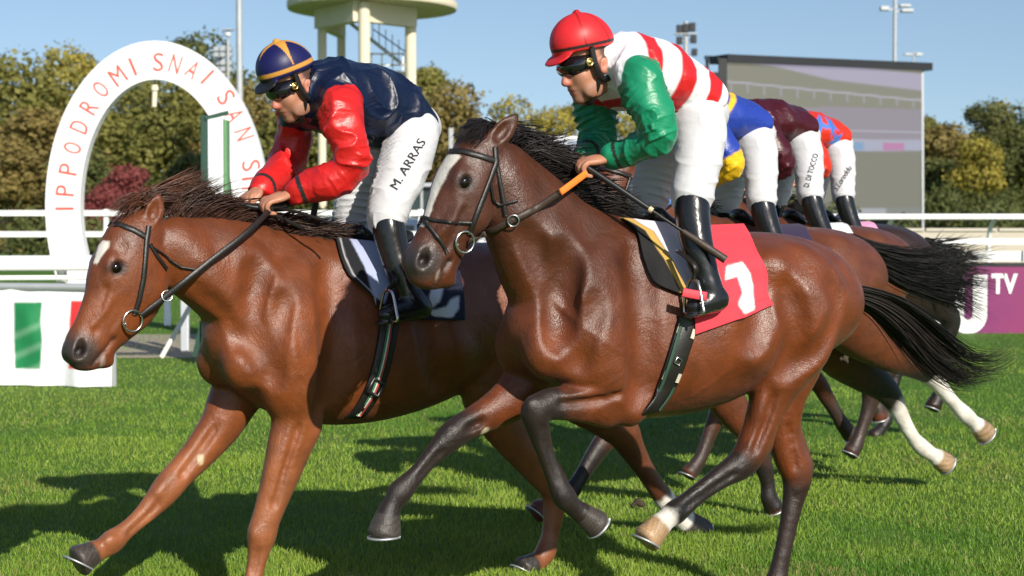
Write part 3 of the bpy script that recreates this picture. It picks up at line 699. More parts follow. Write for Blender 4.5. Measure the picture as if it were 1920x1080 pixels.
def build_jockey(name_label, fr, h, S, place=None, dz=0., pitch=0.):
    """S: pixel skeleton and colours"""
    root = empty('person', Matrix.Translation((0, 0, dz)) @ (place or fr).matrix() @ Matrix.Translation((-.25, 0, 1.5)) @ Matrix.Rotation(R(pitch), 4, 'Y') @ Matrix.Translation((.25, 0, -1.5))); tag(root, name_label, 'jockey', 'jockeys riding in the race')
    J = Jockey(fr, h, root); J.S = S
    tC, tU, tw = [], [], []
    for a, b, c, d, w in S['torso']:
        p, q = J.P(a, b), J.P(c, d); tC.append((p + q) / 2); tU.append((p - q) / 2); tw.append(w)
    tC, tU, tw = np.array(tC), np.array(tU), np.array(tw)
    na, nr = J.pts(*S['near_arm']); fa, fr_ = J.pts(*S['far_arm']); nl, nlr = J.pts(*S['near_leg']); fl, flr = J.pts(*S['far_leg'])
    nr, fr_, nlr, flr = nr * .79, fr_ * .79, nlr * .86, flr * .86; tU = tU * .88
    nb, nbr = J.pts(*S['near_boot']); nf, nfr = J.pts(*S['near_foot']); fb, ff = nb * [1, -1, 1], nf * [1, -1, 1]
    dfar = fl[-1] - nb[0] * [1, -1, 1]; fb = fb + dfar * np.linspace(1, .0, len(fb))[:, None]
    J.na, J.fa, J.nb = na, fa, nb
    # head axes
    hu, hv = S['head']; Hc = J.P(hu, hv); eu_, ef_ = S['up'], S['fwd']
    ef = J.P(hu + 50 * ef_[0], hv + 50 * ef_[1]) - Hc; ef /= np.linalg.norm(ef); eu = np.array([-ef[2], 0, ef[0]]); eu = eu if eu[2] > 0 else -eu
    el = np.array([0, 1.0, 0]); A = np.array([ef, el, eu]); X = lambda f, l, u: Hc + ef * f + el * l + eu * u
    J.X, J.A = X, A
    # --- skin: one continuous body, mostly inside the clothes
    J.h = h * 1.2; g = J.grid([tC, na, fa, nl, fl, nb, fb, nf, [X(.13, 0, .15), X(.2, 0, -.15)]]); J.h = h
    g.loft(tC, tU * .8, tw * .8, k=.01, sub=3)
    for p, r in ((na, nr), (fa, fr_), (nl, nlr), (fl, flr), (nb, nbr), (fb, nbr)): g.chain(p, np.maximum(r * .7, .018), .02, 2)
    g.cone(nb[-1], nf[-1], .03, .02); g.cone(fb[-1], ff[-1], .03, .02)
    g.cone(tC[0] + tU[0] * .2, X(-.02, 0, -.06), .062, .056, .03)
    g.ell(X(-.005, 0, .035), A, (.100, .078, .108), .02); g.ell(X(.030, 0, -.062), A, (.070, .058, .066), .03); g.ell(X(.076, 0, -.105), A, (.026, .026, .022), .022)
    g.ell(X(.072, 0, -.02), A, (.034, .052, .062), .02); g.cone(X(.095, 0, .012), X(.121, 0, -.034), .010, .0135, .012); g.ell(X(.108, 0, -.040), A, (.016, .019, .011), .008)
    g.ell(X(.096, 0, -.066), A, (.015, .026, .010), .008); g.ell(X(.092, 0, -.082), A, (.015, .023, .010), .008); g.ell(X(.088, 0, .03), A, (.018, .05, .02), .02)
    for sg in (1, -1):
        g.ell(X(.062, sg * .040, -.028), A, (.028, .026, .032), .022); g.ell(X(.035, sg * .05, -.085), A, (.045, .018, .03), .02)
        g.ell(X(.086, sg * .032, .008), A, (.016, .020, .013), .012, True)
        e_ = np.array([ef * .94 + eu * .34, el, eu * .94 - ef * .34])
        g.ell(X(-.012, sg * .080, -.012), e_, (.021, .013, .033), .008); g.ell(X(-.006, sg * .093, -.010), e_, (.010, .008, .019), .006, True)
    g.chain([X(.108, -.026, -.0735), X(.115, 0, -.0735), X(.108, .026, -.0735)], [.004] * 3, .005, 2, True)
    # hands
    J.grips = []
    for key in ('near_hand', 'far_hand'):
        (wu, wv, wl), (ku, kv, kl), curl = S[key]
        w_, k_ = J.P(wu, wv, wl), J.P(ku, kv, kl); d = k_ - w_; L = np.linalg.norm(d); d /= L
        dn = np.array([curl[0], curl[1], curl[2]], float); dn -= d * (dn @ d); dn /= np.linalg.norm(dn); wd = np.cross(d, dn)
        if wd[1] * (1 if key == 'near_hand' else -1) > 0: wd = -wd              # thumb side points inwards
        g.ell((w_ + k_) / 2 + d * L * .08, np.array([d, wd, dn]), (L * .58, .041, .019), .012); g.cone(w_ - d * .05, w_, .028, .026, .012)
        J.grips.append(k_ + dn * .030 + d * .004)
        for i in range(4):
            off = wd * (-.030 + .0205 * i); k0 = k_ + off + d * (.006 - .004 * abs(i - 1.6)); fl_ = (.034, .040, .038, .030)[i]
            p = [k0 - d * .02, k0 + d * .004, k0 + d * fl_ * .62 + dn * .016, k0 + d * fl_ * .45 + dn * .042, k0 - d * .008 + dn * .050]
            g.chain(p, [.0105, .0105, .0098, .0090, .0080], .0035, 2)
        b0 = w_ + d * L * .35 + wd * .034; g.chain([b0, b0 + d * .03 + wd * .014 + dn * .008, b0 + d * .058 + dn * .022], [.014, .0115, .0095], .006, 2)
    def skincol(V, n):
        C = np.tile(np.array(S.get('skin', SKINC)), (len(V), 1)) * (1 + .06 * vnoise(V * 25, 4))[:, None]
        loc = (V - Hc) @ A.T
        st = smoothstep(-.05, -.075, loc[:, 2]) * (np.linalg.norm(loc, axis=1) < .19) * (.35 + .08 * vnoise(V * 300, 2))   # shaved beard
        C = C * (1 - st[:, None]) + np.array((.12, .075, .06)) * st[:, None]
        C = blob(V, C, X(.117, 0, -.036), (.024, .028, .022), (.50, .16, .11), .9); C = blob(V, C, X(.110, 0, -.074), (.013, .026, .012), (.33, .10, .08), .8)
        for sg in (1, -1): C = blob(V, C, X(-.01, sg * .09, -.012), (.03, .03, .035), (.46, .17, .11), .8)
        hair_ = smoothstep(.02, .0, loc[:, 0] + .02) * smoothstep(-.045, -.03, loc[:, 2] - .02) * (np.linalg.norm(loc, axis=1) < .15) * (np.abs(loc[:, 1]) < .086) * .85
        return C * (1 - hair_[:, None]) + np.array((.02, .014, .01)) * hair_[:, None]
    J.out(g, 'body', M_SKIN, skincol, blur=0)
    # --- silks: jacket with sleeves
    g = J.grid([tC, na, fa]); g.loft(tC, tU, tw, k=.02, sub=4, cap=.5)
    g.chain(na, nr, .03, 4); g.chain(fa, fr_, .03, 4)
    g.cone(tC[0] + tU[0] * .25, tC[0] * .55 + X(-.02, 0, -.06) * .45 + tU[0] * .1, .078, .070, .03)
    for sg, arm in ((1, na), (-1, fa)): g.ell(arm[0] * .7 + tC[1] * .3, np.eye(3), (.068, .07, .068), .04)
    g.cone(tC[0] * .3 + X(-.02, 0, -.06) * .7, X(-.025, 0, -.05), .052, .05, .01, True)
    def silkcol(V, n):
        dn_, pn = poly_param(V, na); df, pf = poly_param(V, fa); dt, pt = poly_param(V, tC)
        C = S['silk'](V, pt, J)
        for dd, par, pp, rr in ((dn_, pn, na, nr), (df, pf, fa, fr_)):
            rad = np.interp(par, np.arange(len(rr)), rr); sg = np.sign(pp[0, 1])
            m = ((dd < rad * 1.3) | ((par > 1.3) & (dd < rad * 2.2))) & ((par > .18) | (V[:, 1] * sg > abs(pp[0, 1]) - .005)) & (V[:, 1] * sg > .0)
            C[m] = S['sleeve'](V[m], par[m], J)
            cf = m & (par > len(pp) - 1.62) & (par < len(pp) - 1.28); C[cf] = (.02, .02, .02)
        return C
    def silkdisp(V):
        d = S.get('crease', .007) * (1.5 * fold(V * [1.2, .8, .7], 6.0, 11) + fold(V * [.8, 1, 1.3], 10.0, 14) - .5) + .002 * vnoise(V * 30, 3)
        return d + limb_folds(V, na, nr, 380, .0100, 21, .2, len(na) - 1.3) + limb_folds(V, fa, fr_, 380, .0100, 31, .2, len(fa) - 1.3)
    J.silks = J.out(g, 'silks', M_SILK, silkcol, silkdisp); J.silkmesh = J.last
    # --- breeches
    pel = np.array([J.P(*S['pelvis'][:2])]); g = J.grid([pel, nl, fl])
    g.ell(pel[0], np.array([[.8, 0, .6], [0, 1, 0], [-.6, 0, .8]]), S['pelvis'][2], .04)
    for p, r in ((nl, nlr), (fl, flr)): g.chain(p, r, .045, 4)
    def bdisp(V): return limb_folds(V, nl, nlr, 430, .0060, 41, .3) + limb_folds(V, fl, flr, 430, .0065, 51, .3) + .007 * (fold(V * [.7, 1, 1.4], 9, 61) - .5)
    J.breeches = J.out(g, 'breeches', M_BREECH, lambda V, n: np.tile(np.array((.55, .55, .57)), (len(V), 1)), bdisp); J.brmesh = J.last
    # --- boots
    for k_, (b, f) in enumerate(((nb, nf), (fb, ff))):
        g = J.grid([b, f]); g.chain(b, nbr, .02, 3); r_ = np.array(nfr); g.chain(f, r_, .02, 3)
        d = f[-1] - f[0]; d /= np.linalg.norm(d); up = np.cross(d, [0, 1, 0]); up = up if up[2] > 0 else -up
        sole = f.mean(0) - up * r_.mean() * .75 + d * .005; g.ell(sole, np.array([d, [0, 1, 0], up]), (np.linalg.norm(f[-1] - f[0]) * .5 + r_[0] * 1.0, .042, .012), .006)
        def bootcol(V, n, b=b, up=up, sole=sole):
            C = np.tile(np.array((.010, .010, .011)), (len(V), 1)); t = (V - sole) @ up; C[(t < -.003) & (t > -.014)] = S.get('sole', (.05, .045, .03)); return C
        J.out(g, 'boot', M_BOOT, bootcol, lambda V, b=b: limb_folds(V, b, nbr, 60, .003, 71, len(b) - 2.2, len(b)))
    # --- helmet
    g = SDF(Hc - .22, Hc + .26, max(.0042, h * .75)); g.ell(X(.010, 0, .092), A, (.117, .100, .103), .01)
    g.ell(X(-.022, 0, .07), A, (.096, .095, .090), .02)
    Pn = ef * .10 - eu * 1.0; Pn /= np.linalg.norm(Pn); P0 = X(0, 0, .058)
    q = np.meshgrid(*g.ax, indexing='ij', sparse=True); pl = (q[0] - P0[0]) * Pn[0] + (q[1] - P0[1]) * Pn[1] + (q[2] - P0[2]) * Pn[2]
    g.d = np.maximum(g.d, pl.astype(np.float32)); g.ell(X(-.01, 0, .035), A, (.102, .083, .09), .01, True)
    pk = np.array([ef * .93 - eu * .36, el, eu * .93 + ef * .36]); g.ell(X(.118, 0, .058), pk, (.052, .074, .007), .008)
    g.ell(X(-.008, 0, .198), A, (.014, .014, .007), .005)
    J.helmet = J.out(g, 'helmet', M_HELMET, lambda V, n: S['helmet']((V - Hc) @ A.T), blur=1)
    # --- goggles with strap, side buttons, harness
    g = SDF(Hc - .25, Hc + .25, .005)
    g.ell(X(.076, 0, .014), A, (.047, .076, .044), .012); g.ell(X(.048, .05, .018), A, (.045, .038, .032), .015); g.ell(X(.048, -.05, .018), A, (.045, .038, .032), .015)
    J.goggles = J.out(g, 'goggles', M_GLASS, lambda V, n: np.zeros_like(V))
    for sg in (1, -1):
        o = link_mesh('goggle_button', disc_mesh(.015, .008), M_BRASS, J.goggles); o.matrix_local = Matrix.Translation(X(.052, sg * .090, .018)) @ Matrix.Rotation(sg * -math.pi / 2, 4, 'X')
    tube = lambda nm, pts, r, m=M_RUBBER: link_mesh(nm, hair_mesh(nm, [(catmull(np.array(pts), 4), np.full(4 * (len(pts) - 1) + 1, r))], [(.012, .012, .012)], 6), m, J.helmet)
    for sg in (1, -1):
        link_mesh('ear_guard', strap_mesh([X(.028, sg * .088, .07), X(.030, sg * .087, .0), X(.018, sg * .080, -.045), X(-.012, sg * .076, -.062), X(-.045, sg * .074, -.03), X(-.06, sg * .076, .03)], [el * sg] * 6, .024, .010), M_RUBBER, J.helmet)
        tube('chin_strap', [X(.020, sg * .078, -.05), X(.032, sg * .066, -.085), X(.052, sg * .035, -.128), X(.056, 0, -.134)], .008)
    if 'strap' in S:
        link_mesh('goggle_strap', strap_mesh([X(.052, .088, .030), X(.0, .110, .075), X(-.07, .095, .105), X(-.125, .04, .115), X(-.135, 0, .116)], [el, el, el * .8 - ef * .6, -ef, -ef], .014, .004), M_RUBBER, J.goggles)
    return J
def disc_mesh(r, t, n=20):
    V = []; 
    for rr, z in ((0, t), (r * .45, t), (r * .55, t * .6), (r * .8, t * .6), (r, t), (r, 0)):
        if rr == 0: V.append((0, 0, z))
        else: V += [(rr * math.cos(2 * math.pi * i / n), rr * math.sin(2 * math.pi * i / n), z) for i in range(n)]
    T = [(0, 1 + i, 1 + (i + 1) % n) for i in range(n)]; Q = []
    for k in range(4):
        Q += [(1 + k * n + i, 1 + (k + 1) * n + i, 1 + (k + 1) * n + (i + 1) % n, 1 + k * n + (i + 1) % n) for i in range(n)]
    return mesh_np('disc', np.array(V), [np.array(T), np.array(Q)])
def strap_mesh(pts, nrm, width, thick, sub=5):
    """flat strap following points, lying against the given normals"""
    A = catmull(np.column_stack([np.array(pts, float), np.array(nrm, float)]), sub); P = A[:, :3]; n = A[:, 3:]
    t = np.gradient(P, axis=0); t /= np.linalg.norm(t, axis=1, keepdims=True) + 1e-9; n = n - t * (n * t).sum(1, keepdims=True); n /= np.linalg.norm(n, axis=1, keepdims=True) + 1e-9
    b = np.cross(t, n); w = np.full(len(P), width / 2) if np.isscalar(width) else np.interp(np.linspace(0, 1, len(P)), np.linspace(0, 1, len(width)), np.array(width) / 2)
    w = w[:, None]; V = np.concatenate([P - b * w, P - b * w * .8 + n * thick, P + b * w * .8 + n * thick, P + b * w]); m = len(P); i = np.arange(m - 1); F = []
    for k in range(4):
        k2 = (k + 1) % 4; F.append(np.stack([k * m + i, k2 * m + i, k2 * m + i + 1, k * m + i + 1], 1))
    F.append(np.array([[0, m, 2 * m, 3 * m], [4 * m - 1, 3 * m - 1, 2 * m - 1, m - 1]])); return mesh_np('strap', V, np.concatenate(F))

def band(x, a, b, e):
    return smoothstep(a - e, a + e, x) * smoothstep(b + e, b - e, x)
def mixc(C, col, w):
    w = np.asarray(w, float)[:, None]; return C * (1 - w) + np.asarray(col) * w
RED = np.array((.54, .014, .016)); SWHITE = np.array((.78, .78, .80)); GREEN = np.array((.010, .22, .105)); NAVY = np.array((.003, .008, .030)); GOLD = np.array((.55, .26, .045))
def hoops(V, t, J):
    C = np.tile(SWHITE, (len(V), 1))
    t = t + .05 * vnoise(V * 5, 8)
    for a, b in ((1.05, 1.62), (2.3, 2.95), (3.75, 4.6)): C = mixc(C, RED, band(t, a, b, .05))
    return C
def red_helmet(L):
    C = np.tile(np.array((.60, .020, .024)), (len(L), 1)); u = L[:, 2] - .10 * L[:, 0]
    th = np.degrees(np.arctan2(L[:, 1], L[:, 0] + .004)); rr = np.hypot(L[:, 0], L[:, 1])
    for a in (0, 62, 118, 180): C = C * (1 - .45 * (smoothstep(.006, .002, np.abs(np.abs(th) - a) / 57.3 * rr) * (u > .07)))[:, None]
    return mixc(C, (.018, .014, .014), band(u, .067, .079, .002))
def star_helmet(L):
    C = np.tile(np.array((.008, .009, .070)), (len(L), 1)); u = L[:, 2] - .10 * L[:, 0]
    C = mixc(C, GOLD, band(u, .074, .091, .002))
    x, y = L[:, 0] + .012, L[:, 1]; r = np.hypot(x, y); th = np.arctan2(y, x); a = np.abs(((th + math.pi / 5) % (2 * math.pi / 5)) - math.pi / 5) / (math.pi / 5)
    C = mixc(C, GOLD, smoothstep(.003, -.003, r - .112 / (1 + 2.0 * a)) * (L[:, 2] > .1)); return mixc(C, (.012, .012, .014), smoothstep(.106, .112, L[:, 0]) * (u < .072))
SPEC_B = dict(
    torso=[(1140, 84, 1108, 150, .105), (1175, 63, 1138, 188, .175), (1225, 74, 1182, 214, .19), (1275, 98, 1228, 222, .175), (1312, 128, 1264, 222, .165), (1332, 158, 1290, 228, .155)],
    near_arm=([(1200, 142, 44), (1215, 190, 40), (1230, 232, 37), (1232, 256, 34), (1200, 275, 28), (1170, 287, 23), (1152, 293, 20)], [.20, .24, .26, .25, .19, .12, .09]),
    far_arm=([(1112, 168, 38), (1114, 210, 36), (1120, 250, 33), (1122, 275, 30), (1108, 288, 25), (1094, 296, 20)], [-.20, -.22, -.22, -.19, -.15, -.11]),
    near_leg=([(1306, 220, 48), (1312, 258, 45), (1310, 300, 40), (1300, 345, 37), (1297, 380, 34)], [.10, .13, .17, .20, .22]),
    far_leg=([(1300, 222, 44), (1262, 270, 42), (1238, 320, 38), (1216, 365, 34), (1207, 394, 30)], [-.09, -.13, -.17, -.20, -.22]),
    near_boot=([(1297, 376, 31), (1300, 420, 29), (1310, 470, 26), (1322, 512, 22), (1332, 545, 23)], [.23, .25, .28, .30, .315]),
    near_foot=([(1344, 560, 23), (1325, 567, 19), (1300, 575, 14)], [.315, .32, .32]),
    pelvis=(1302, 208, (.125, .160, .105)), head=(1104, 121), up=(-.33, -.94), fwd=(-.94, .33),
    near_hand=((1140, 297, .08), (1098, 303, .06), (.15, -.25, -1)), far_hand=((1090, 300, -.10), (1066, 306, -.07), (.15, .25, -1)),
    silk=hoops, sleeve=lambda V, p, J: np.tile(GREEN, (len(V), 1)), helmet=red_helmet, sole=(.10, .09, .05), crease=.008)
JB = build_jockey('jockey in white silks with red hoops, green sleeves and a red helmet', frB, .0055, SPEC_B)
JA = build_jockey('jockey in a navy jacket with red sleeves and a gold star helmet', frA, .0055, dict(
    torso=[(590, 130, 556, 205, .105), (625, 116, 578, 236, .175), (690, 120, 632, 260, .19), (740, 142, 684, 272, .18), (775, 170, 718, 276, .165), (795, 200, 745, 276, .155)],
    near_arm=([(640, 196, 42), (648, 240, 41), (660, 285, 38), (655, 314, 34), (618, 336, 29), (580, 352, 23), (556, 361, 19)], [.20, .24, .26, .24, .19, .12, .09]),
    far_arm=([(552, 222, 36), (553, 262, 35), (540, 300, 33), (518, 328, 28), (498, 344, 22), (486, 352, 18)], [-.20, -.22, -.22, -.18, -.14, -.11]),
    near_leg=([(772, 244, 48), (768, 282, 47), (752, 330, 45), (732, 378, 37), (724, 415, 32)], [.10, .13, .17, .20, .22]),
    far_leg=([(745, 252, 44), (705, 300, 42), (676, 350, 36), (660, 400, 32), (655, 434, 28)], [-.09, -.13, -.17, -.20, -.22]),
    near_boot=([(727, 418, 29), (736, 462, 27), (750, 510, 24), (764, 548, 21), (776, 566, 23)], [.23, .25, .28, .30, .315]),
    near_foot=([(788, 576, 23), (758, 582, 18), (722, 590, 14)], [.315, .32, .32]),
    pelvis=(770, 234, (.125, .160, .105)), head=(551, 161), up=(-.5, -.87), fwd=(-.87, .5),
    near_hand=((545, 364, .08), (503, 376, .06), (.15, -.25, -1)), far_hand=((482, 358, -.10), (462, 370, -.07), (.15, .25, -1)),
    silk=lambda V, t, J: np.tile(NAVY, (len(V), 1)), sleeve=lambda V, p, J: np.tile(np.array((.52, .014, .013)), (len(V), 1)), helmet=star_helmet, crease=.013))
print('jockeys A B', round(time.time() - T0, 1))
# ---------------------------------------------------------------- tack
M_LEATHER = mat('black_leather', (.014, .012, .011), rough=.42, var=.3, scale=40, bump=.15, bscale=220)
M_BROWNSTRAP = mat('dark_brown_leather', (.045, .028, .020), rough=.5, var=.3, scale=40, bump=.2, bscale=220)
M_ORANGE = mat('orange_rubber', (.85, .20, .022), rough=.65, var=.1, scale=50, bump=.25, bscale=260)
M_BLUE = mat('blue_rubber', (.05, .17, .48), rough=.65, var=.1, scale=50, bump=.25, bscale=260)
M_CLOTH = tint_mat('saddle_cloth', rough=.75, var=.06, scale=14, spec=.25, sheen=.1, bumps=[('noise', (30, 30, 30), .2, .01), ('noise', (300, 300, 300), .15, .002)])
def strap(H, name, px, width, thick, m, parent, off=.002, mirror=True, close=False):
    P_, n_ = [], []; full_ = []
    for a_, b_ in zip(px[:-1], px[1:]):
        full_.append(a_)
        if len(a_) == 2 and len(b_) == 2: full_ += [((a_[0] * 2 + b_[0]) / 3, (a_[1] * 2 + b_[1]) / 3), ((a_[0] + 2 * b_[0]) / 3, (a_[1] + 2 * b_[1]) / 3)]
    for it in full_ + [px[-1]]:
        if len(it) == 3: p = H.P(it[0], it[1], it[2]); n = np.array([0, 1.0, .15])
        else:
            p, n = H.hit(it[0], it[1], off)
            if p is None: continue
        P_.append(p); n_.append(n)
    out = []
    for sg in ((1, -1) if mirror else (1,)):
        o = link_mesh(name, strap_mesh(np.array(P_) * [1, sg, 1], np.array(n_) * [1, sg, 1], width, thick), m, parent); out.append(o)
    return out
def ring_mesh(c, ax, r, t, n=28, k=8):
    ax = np.array(ax, float); ax /= np.linalg.norm(ax); a = np.cross(ax, [0.3, 0.1, .9]); a /= np.linalg.norm(a); b = np.cross(ax, a); V, F = [], []
    for i in range(n):
        th = 2 * math.pi * i / n; d = a * math.cos(th) + b * math.sin(th)
        for j in range(k): ph = 2 * math.pi * j / k; V.append(c + d * (r + t * math.cos(ph)) + ax * t * math.sin(ph))
    for i in range(n):
        for j in range(k): F.append((i * k + j, ((i + 1) % n) * k + j, ((i + 1) % n) * k + (j + 1) % k, i * k + (j + 1) % k))
    return mesh_np('ring', np.array(V), np.array(F))
def tube_obj(name, pts, r, m, parent, sides=8, sub=4):
    c = catmull(np.array(pts, float), sub); rs = np.full(len(c), r) if np.isscalar(r) else np.interp(np.linspace(0, 1, len(c)), np.linspace(0, 1, len(r)), r)
    return link_mesh(name, hair_mesh(name, [(c, rs)], [(.5, .5, .5)], sides), m, parent)
def inpoly(u, v, poly):
    r = np.zeros(u.shape, bool); n = len(poly); j = n - 1
    for i in range(n):
        (xi, yi), (xj, yj) = poly[i], poly[j]
        with np.errstate(divide='ignore', invalid='ignore'):
            c = ((yi > v) != (yj > v)) & (u < (xj - xi) * (v - yi) / (yj - yi + 1e-12) + xi)
        r ^= c; j = i
    return r
def softpoly(u, v, poly, e=1.6):
    w = 0
    for du, dv in ((0, 0), (e, 0), (-e, 0), (0, e), (0, -e)): w = w + inpoly(u + du, v + dv, poly)
    return w / 5.
def patch(H, name, left, right, off, m, parent, colf, nr=60, nc=46, wrinkle=.004, bow=0, seed=3, mirror_col=None):
    """cloth lying on the back: left and right edge curves on the near side (pixels, top to bottom), mirrored over the spine"""
    Lc = catmull(np.array(left, float), 10); Rc = catmull(np.array(right, float), 10)
    rs = lambda c: np.stack([np.interp(np.linspace(0, 1, nr), np.linspace(0, 1, len(c)), c[:, k]) for k in (0, 1)], 1)
    Lc, Rc = rs(Lc), rs(Rc); t = np.linspace(0, 1, nc)[None, :, None]; G = Lc[:, None] * (1 - t) + Rc[:, None] * t
    G[..., 1] += bow * np.sin(t[..., 0] * math.pi) * np.linspace(0, 1, nr)[:, None] ** 3
    V = np.zeros((nr, nc, 3)); ok = np.zeros((nr, nc), bool)
    for i in range(nr):
        for j in range(nc):
            p, n = H.hit(G[i, j, 0], G[i, j, 1], off)
            if p is not None and n[2] > -.45 and p[2] > .9 and abs(p[1]) < .4: V[i, j] = p; ok[i, j] = True
    for j in range(nc):                                            # rows that miss lie over the spine
        if not ok[:, j].any(): continue
        k = np.where(ok[:, j])[0]; f = k[0]
        for i in range(f): V[i, j] = V[f, j] * [1, i / max(f, 1), 1] + [0, 0, .004 * (f - i)]
        for i in range(k[-1] + 1, nr): V[i, j] = V[k[-1], j] + np.array([0, .0, -.004 * (i - k[-1])])
    for _ in range(3):                                             # cloth bridges the hollows
        V[1:-1, 1:-1] = .5 * V[1:-1, 1:-1] + .125 * (V[:-2, 1:-1] + V[2:, 1:-1] + V[1:-1, :-2] + V[1:-1, 2:])
    V = V.reshape(-1, 3); w = np.repeat(np.linspace(0, 1, nr), nc)
    V[:, 1] += wrinkle * (1 + vnoise(V * [14, 14, 5], seed) + .5 * vnoise(V * [30, 30, 14], seed + 1)) * w ** .7 + .002
    C = colf(G[..., 0].ravel(), G[..., 1].ravel(), V); i, j = np.meshgrid(np.arange(nr - 1), np.arange(nc - 1), indexing='ij'); i, j = i.ravel(), j.ravel()
    F = np.stack([i * nc + j, i * nc + j + 1, (i + 1) * nc + j + 1, (i + 1) * nc + j], 1); n0 = len(V)
    V2 = V * [1, -1, 1]; F2 = F[:, ::-1] + n0; jj = np.arange(nc - 1); top = np.stack([jj, n0 + jj, n0 + jj + 1, jj + 1], 1)
    me = mesh_np(name, np.concatenate([V, V2]), np.concatenate([F, F2, top]), np.concatenate([C, C if mirror_col is None else np.tile(mirror_col, (len(C), 1))]))
    o = link_mesh(name, me, m, parent); md = o.modifiers.new('thickness', 'SOLIDIFY'); md.thickness = .005; md.offset = 1; return o
def girth(H, parent, px, w, m, stripes=None, thick=.006):
    P_, n_ = [], []
    for u, v in px:
        p, n = H.hit(u, v, .006)
        if p is not None: P_.append(p); n_.append(n)
    b = P_[-1]; zb = b[2] - .02; P_ += [np.array([b[0] + .01, b[1] * .5, zb]), np.array([b[0] + .012, 0, zb - .006])]; n_ += [np.array([0, .4, -.9]), np.array([0, 0, -1.0])]
    full = P_ + [q * [1, -1, 1] for q in P_[-2::-1]]; fn = n_ + [q * [1, -1, 1] for q in n_[-2::-1]]
    o = link_mesh('girth', strap_mesh(full, fn, w, thick), m, parent)
    return o, P_, n_

# bridle of the bay
def bridle(H, label, brow, cheek, throat, ring, rr, rein, rein_mats, nose, extra=()):
    b = empty('bridle', H.fr.matrix()); tag(b, label, 'bridle', 'bridles')
    strap(H, 'browband', brow, .024, .005, M_LEATHER, b); strap(H, 'cheekpiece', cheek, .022, .006, M_LEATHER, b); strap(H, 'throatlatch', throat, .016, .005, M_LEATHER, b)
    for nn in nose: strap(H, 'noseband', nn, .013, .005, M_LEATHER, b)
    p, n = H.hit(*ring, .012); r = H.m(rr, p)
    for sg in (1, -1):
        o = link_mesh('bit_ring', ring_mesh(p * [1, sg, 1], (n * .35 + [0, .8, 0]) * [1, sg, 1], r, .0045), M_STEEL, b)
        tube_obj('bit', [(p + [.02, -.010, -.012]) * [1, sg, 1], (p + [.045, -.03, -.008]) * [1, sg, 1]], .009, M_STEEL, b, sub=1)
    for pts, w, m in rein: strap(H, 'rein', pts, w, .004, rein_mats[m], b, off=.012, mirror=(m != 'x'))
    for ex in extra: strap(H, 'strap_end', ex[0], ex[1], .004, M_LEATHER, b, off=.006, mirror=False)
    return b
RM = {'black': M_LEATHER, 'brown': M_BROWNSTRAP, 'orange': M_ORANGE, 'x': M_LEATHER}
brB = bridle(HB, 'black leather bridle with a crossed noseband on the bay marked 1', [(840, 284), (868, 284), (902, 293), (932, 303)], [(928, 276), (930, 305), (918, 338), (905, 372), (890, 412), (880, 438)],
    [(931, 306), (938, 345), (944, 378), (948, 405)], (868, 452), 20,
    [([(874, 450), (900, 440), (930, 428), (962, 411), (1005, 390), (1050, 361, .17)], .024, 'brown'), ([(1050, 361, .17), (1072, 345, .14), (1100, 324, .08)], .026, 'orange')], RM,
    [[(787, 405), (812, 413), (845, 417), (884, 418)], [(788, 408), (806, 426), (826, 452), (838, 476)]], extra=[([(918, 348), (922, 375), (938, 384), (970, 376)], .010)])
for sg in (1, -1):
    p, n = HB.hit(962, 412, .022); link_mesh('rein_ring', ring_mesh(p * [1, sg, 1], n * [1, sg, 1], .020, .003), M_STEEL, brB)
brA = bridle(HA, 'black leather bridle on the chestnut with the lowered head', [(196, 424), (224, 421), (252, 432), (276, 446)], [(279, 424), (275, 450), (272, 490), (269, 522), (261, 562), (252, 590)],
    [(281, 458), (295, 482), (312, 505)], (246, 600), 20,
    [([(262, 590), (290, 572, .10), (315, 553, .12), (350, 525, .15), (400, 485, .165), (450, 447, .165), (480, 420, .14), (506, 394, .08), (512, 384, .07)], .024, 'black')], RM, [], extra=[([(285, 464), (312, 482), (340, 500), (366, 505)], .008)])
for sg in (1, -1): link_mesh('rein_ring', ring_mesh(HA.P(313, 555, .12) * [1, sg, 1], (.2, 1, .2), .020, .003), M_STEEL, brA)
strap(HA, 'rein', [(508, 386, .07), (540, 382, .05), (572, 372, .02), (592, 374, -.02), (588, 402, -.03), (582, 434, -.02)], .03, .004, M_LEATHER, brA, mirror=False)
strap(HA, 'rein', [(510, 400, .07), (535, 412, .05), (562, 425, .03), (580, 434, .0)], .018, .004, M_LEATHER, brA, mirror=False)

# saddle, number cloth and girth of the bay
GOLDL = [(1168, 416), (1208, 438), (1242, 488), (1272, 545)]
def padB(u, v, V):
    C = np.tile(np.array((.008, .008, .009)), (len(u), 1)); gx = np.interp(v, [p[1] for p in GOLDL], [p[0] for p in GOLDL]); d = u - gx
    C = mixc(C, (.46, .29, .07), band(d, -2, 11, 1.2)); C = mixc(C, (.66, .57, .64), band(d, 12, 62, 1.5)); return C
sdB = empty('saddle', frB.matrix()); tag(sdB, 'small black race saddle with gold edged pad on the bay marked 1', 'saddle', 'race saddles')
numB = empty('number_cloth', frB.matrix()); tag(numB, 'red saddle cloth with a white number 1', 'saddle cloth', 'number cloths')
ONE = [(1358, 502), (1388, 494), (1402, 513), (1407, 540), (1408, 581), (1390, 589), (1380, 572), (1386, 550), (1378, 520), (1356, 527)]
def clothB(u, v, V):
    C = np.tile(np.array((.70, .045, .065)), (len(u), 1)); C = mixc(C, (.80, .80, .80), softpoly(u, v, ONE)); 
    return C * (1 - .25 * band(v + (u - 1370) * .22, 574, 577, 1))[:, None]
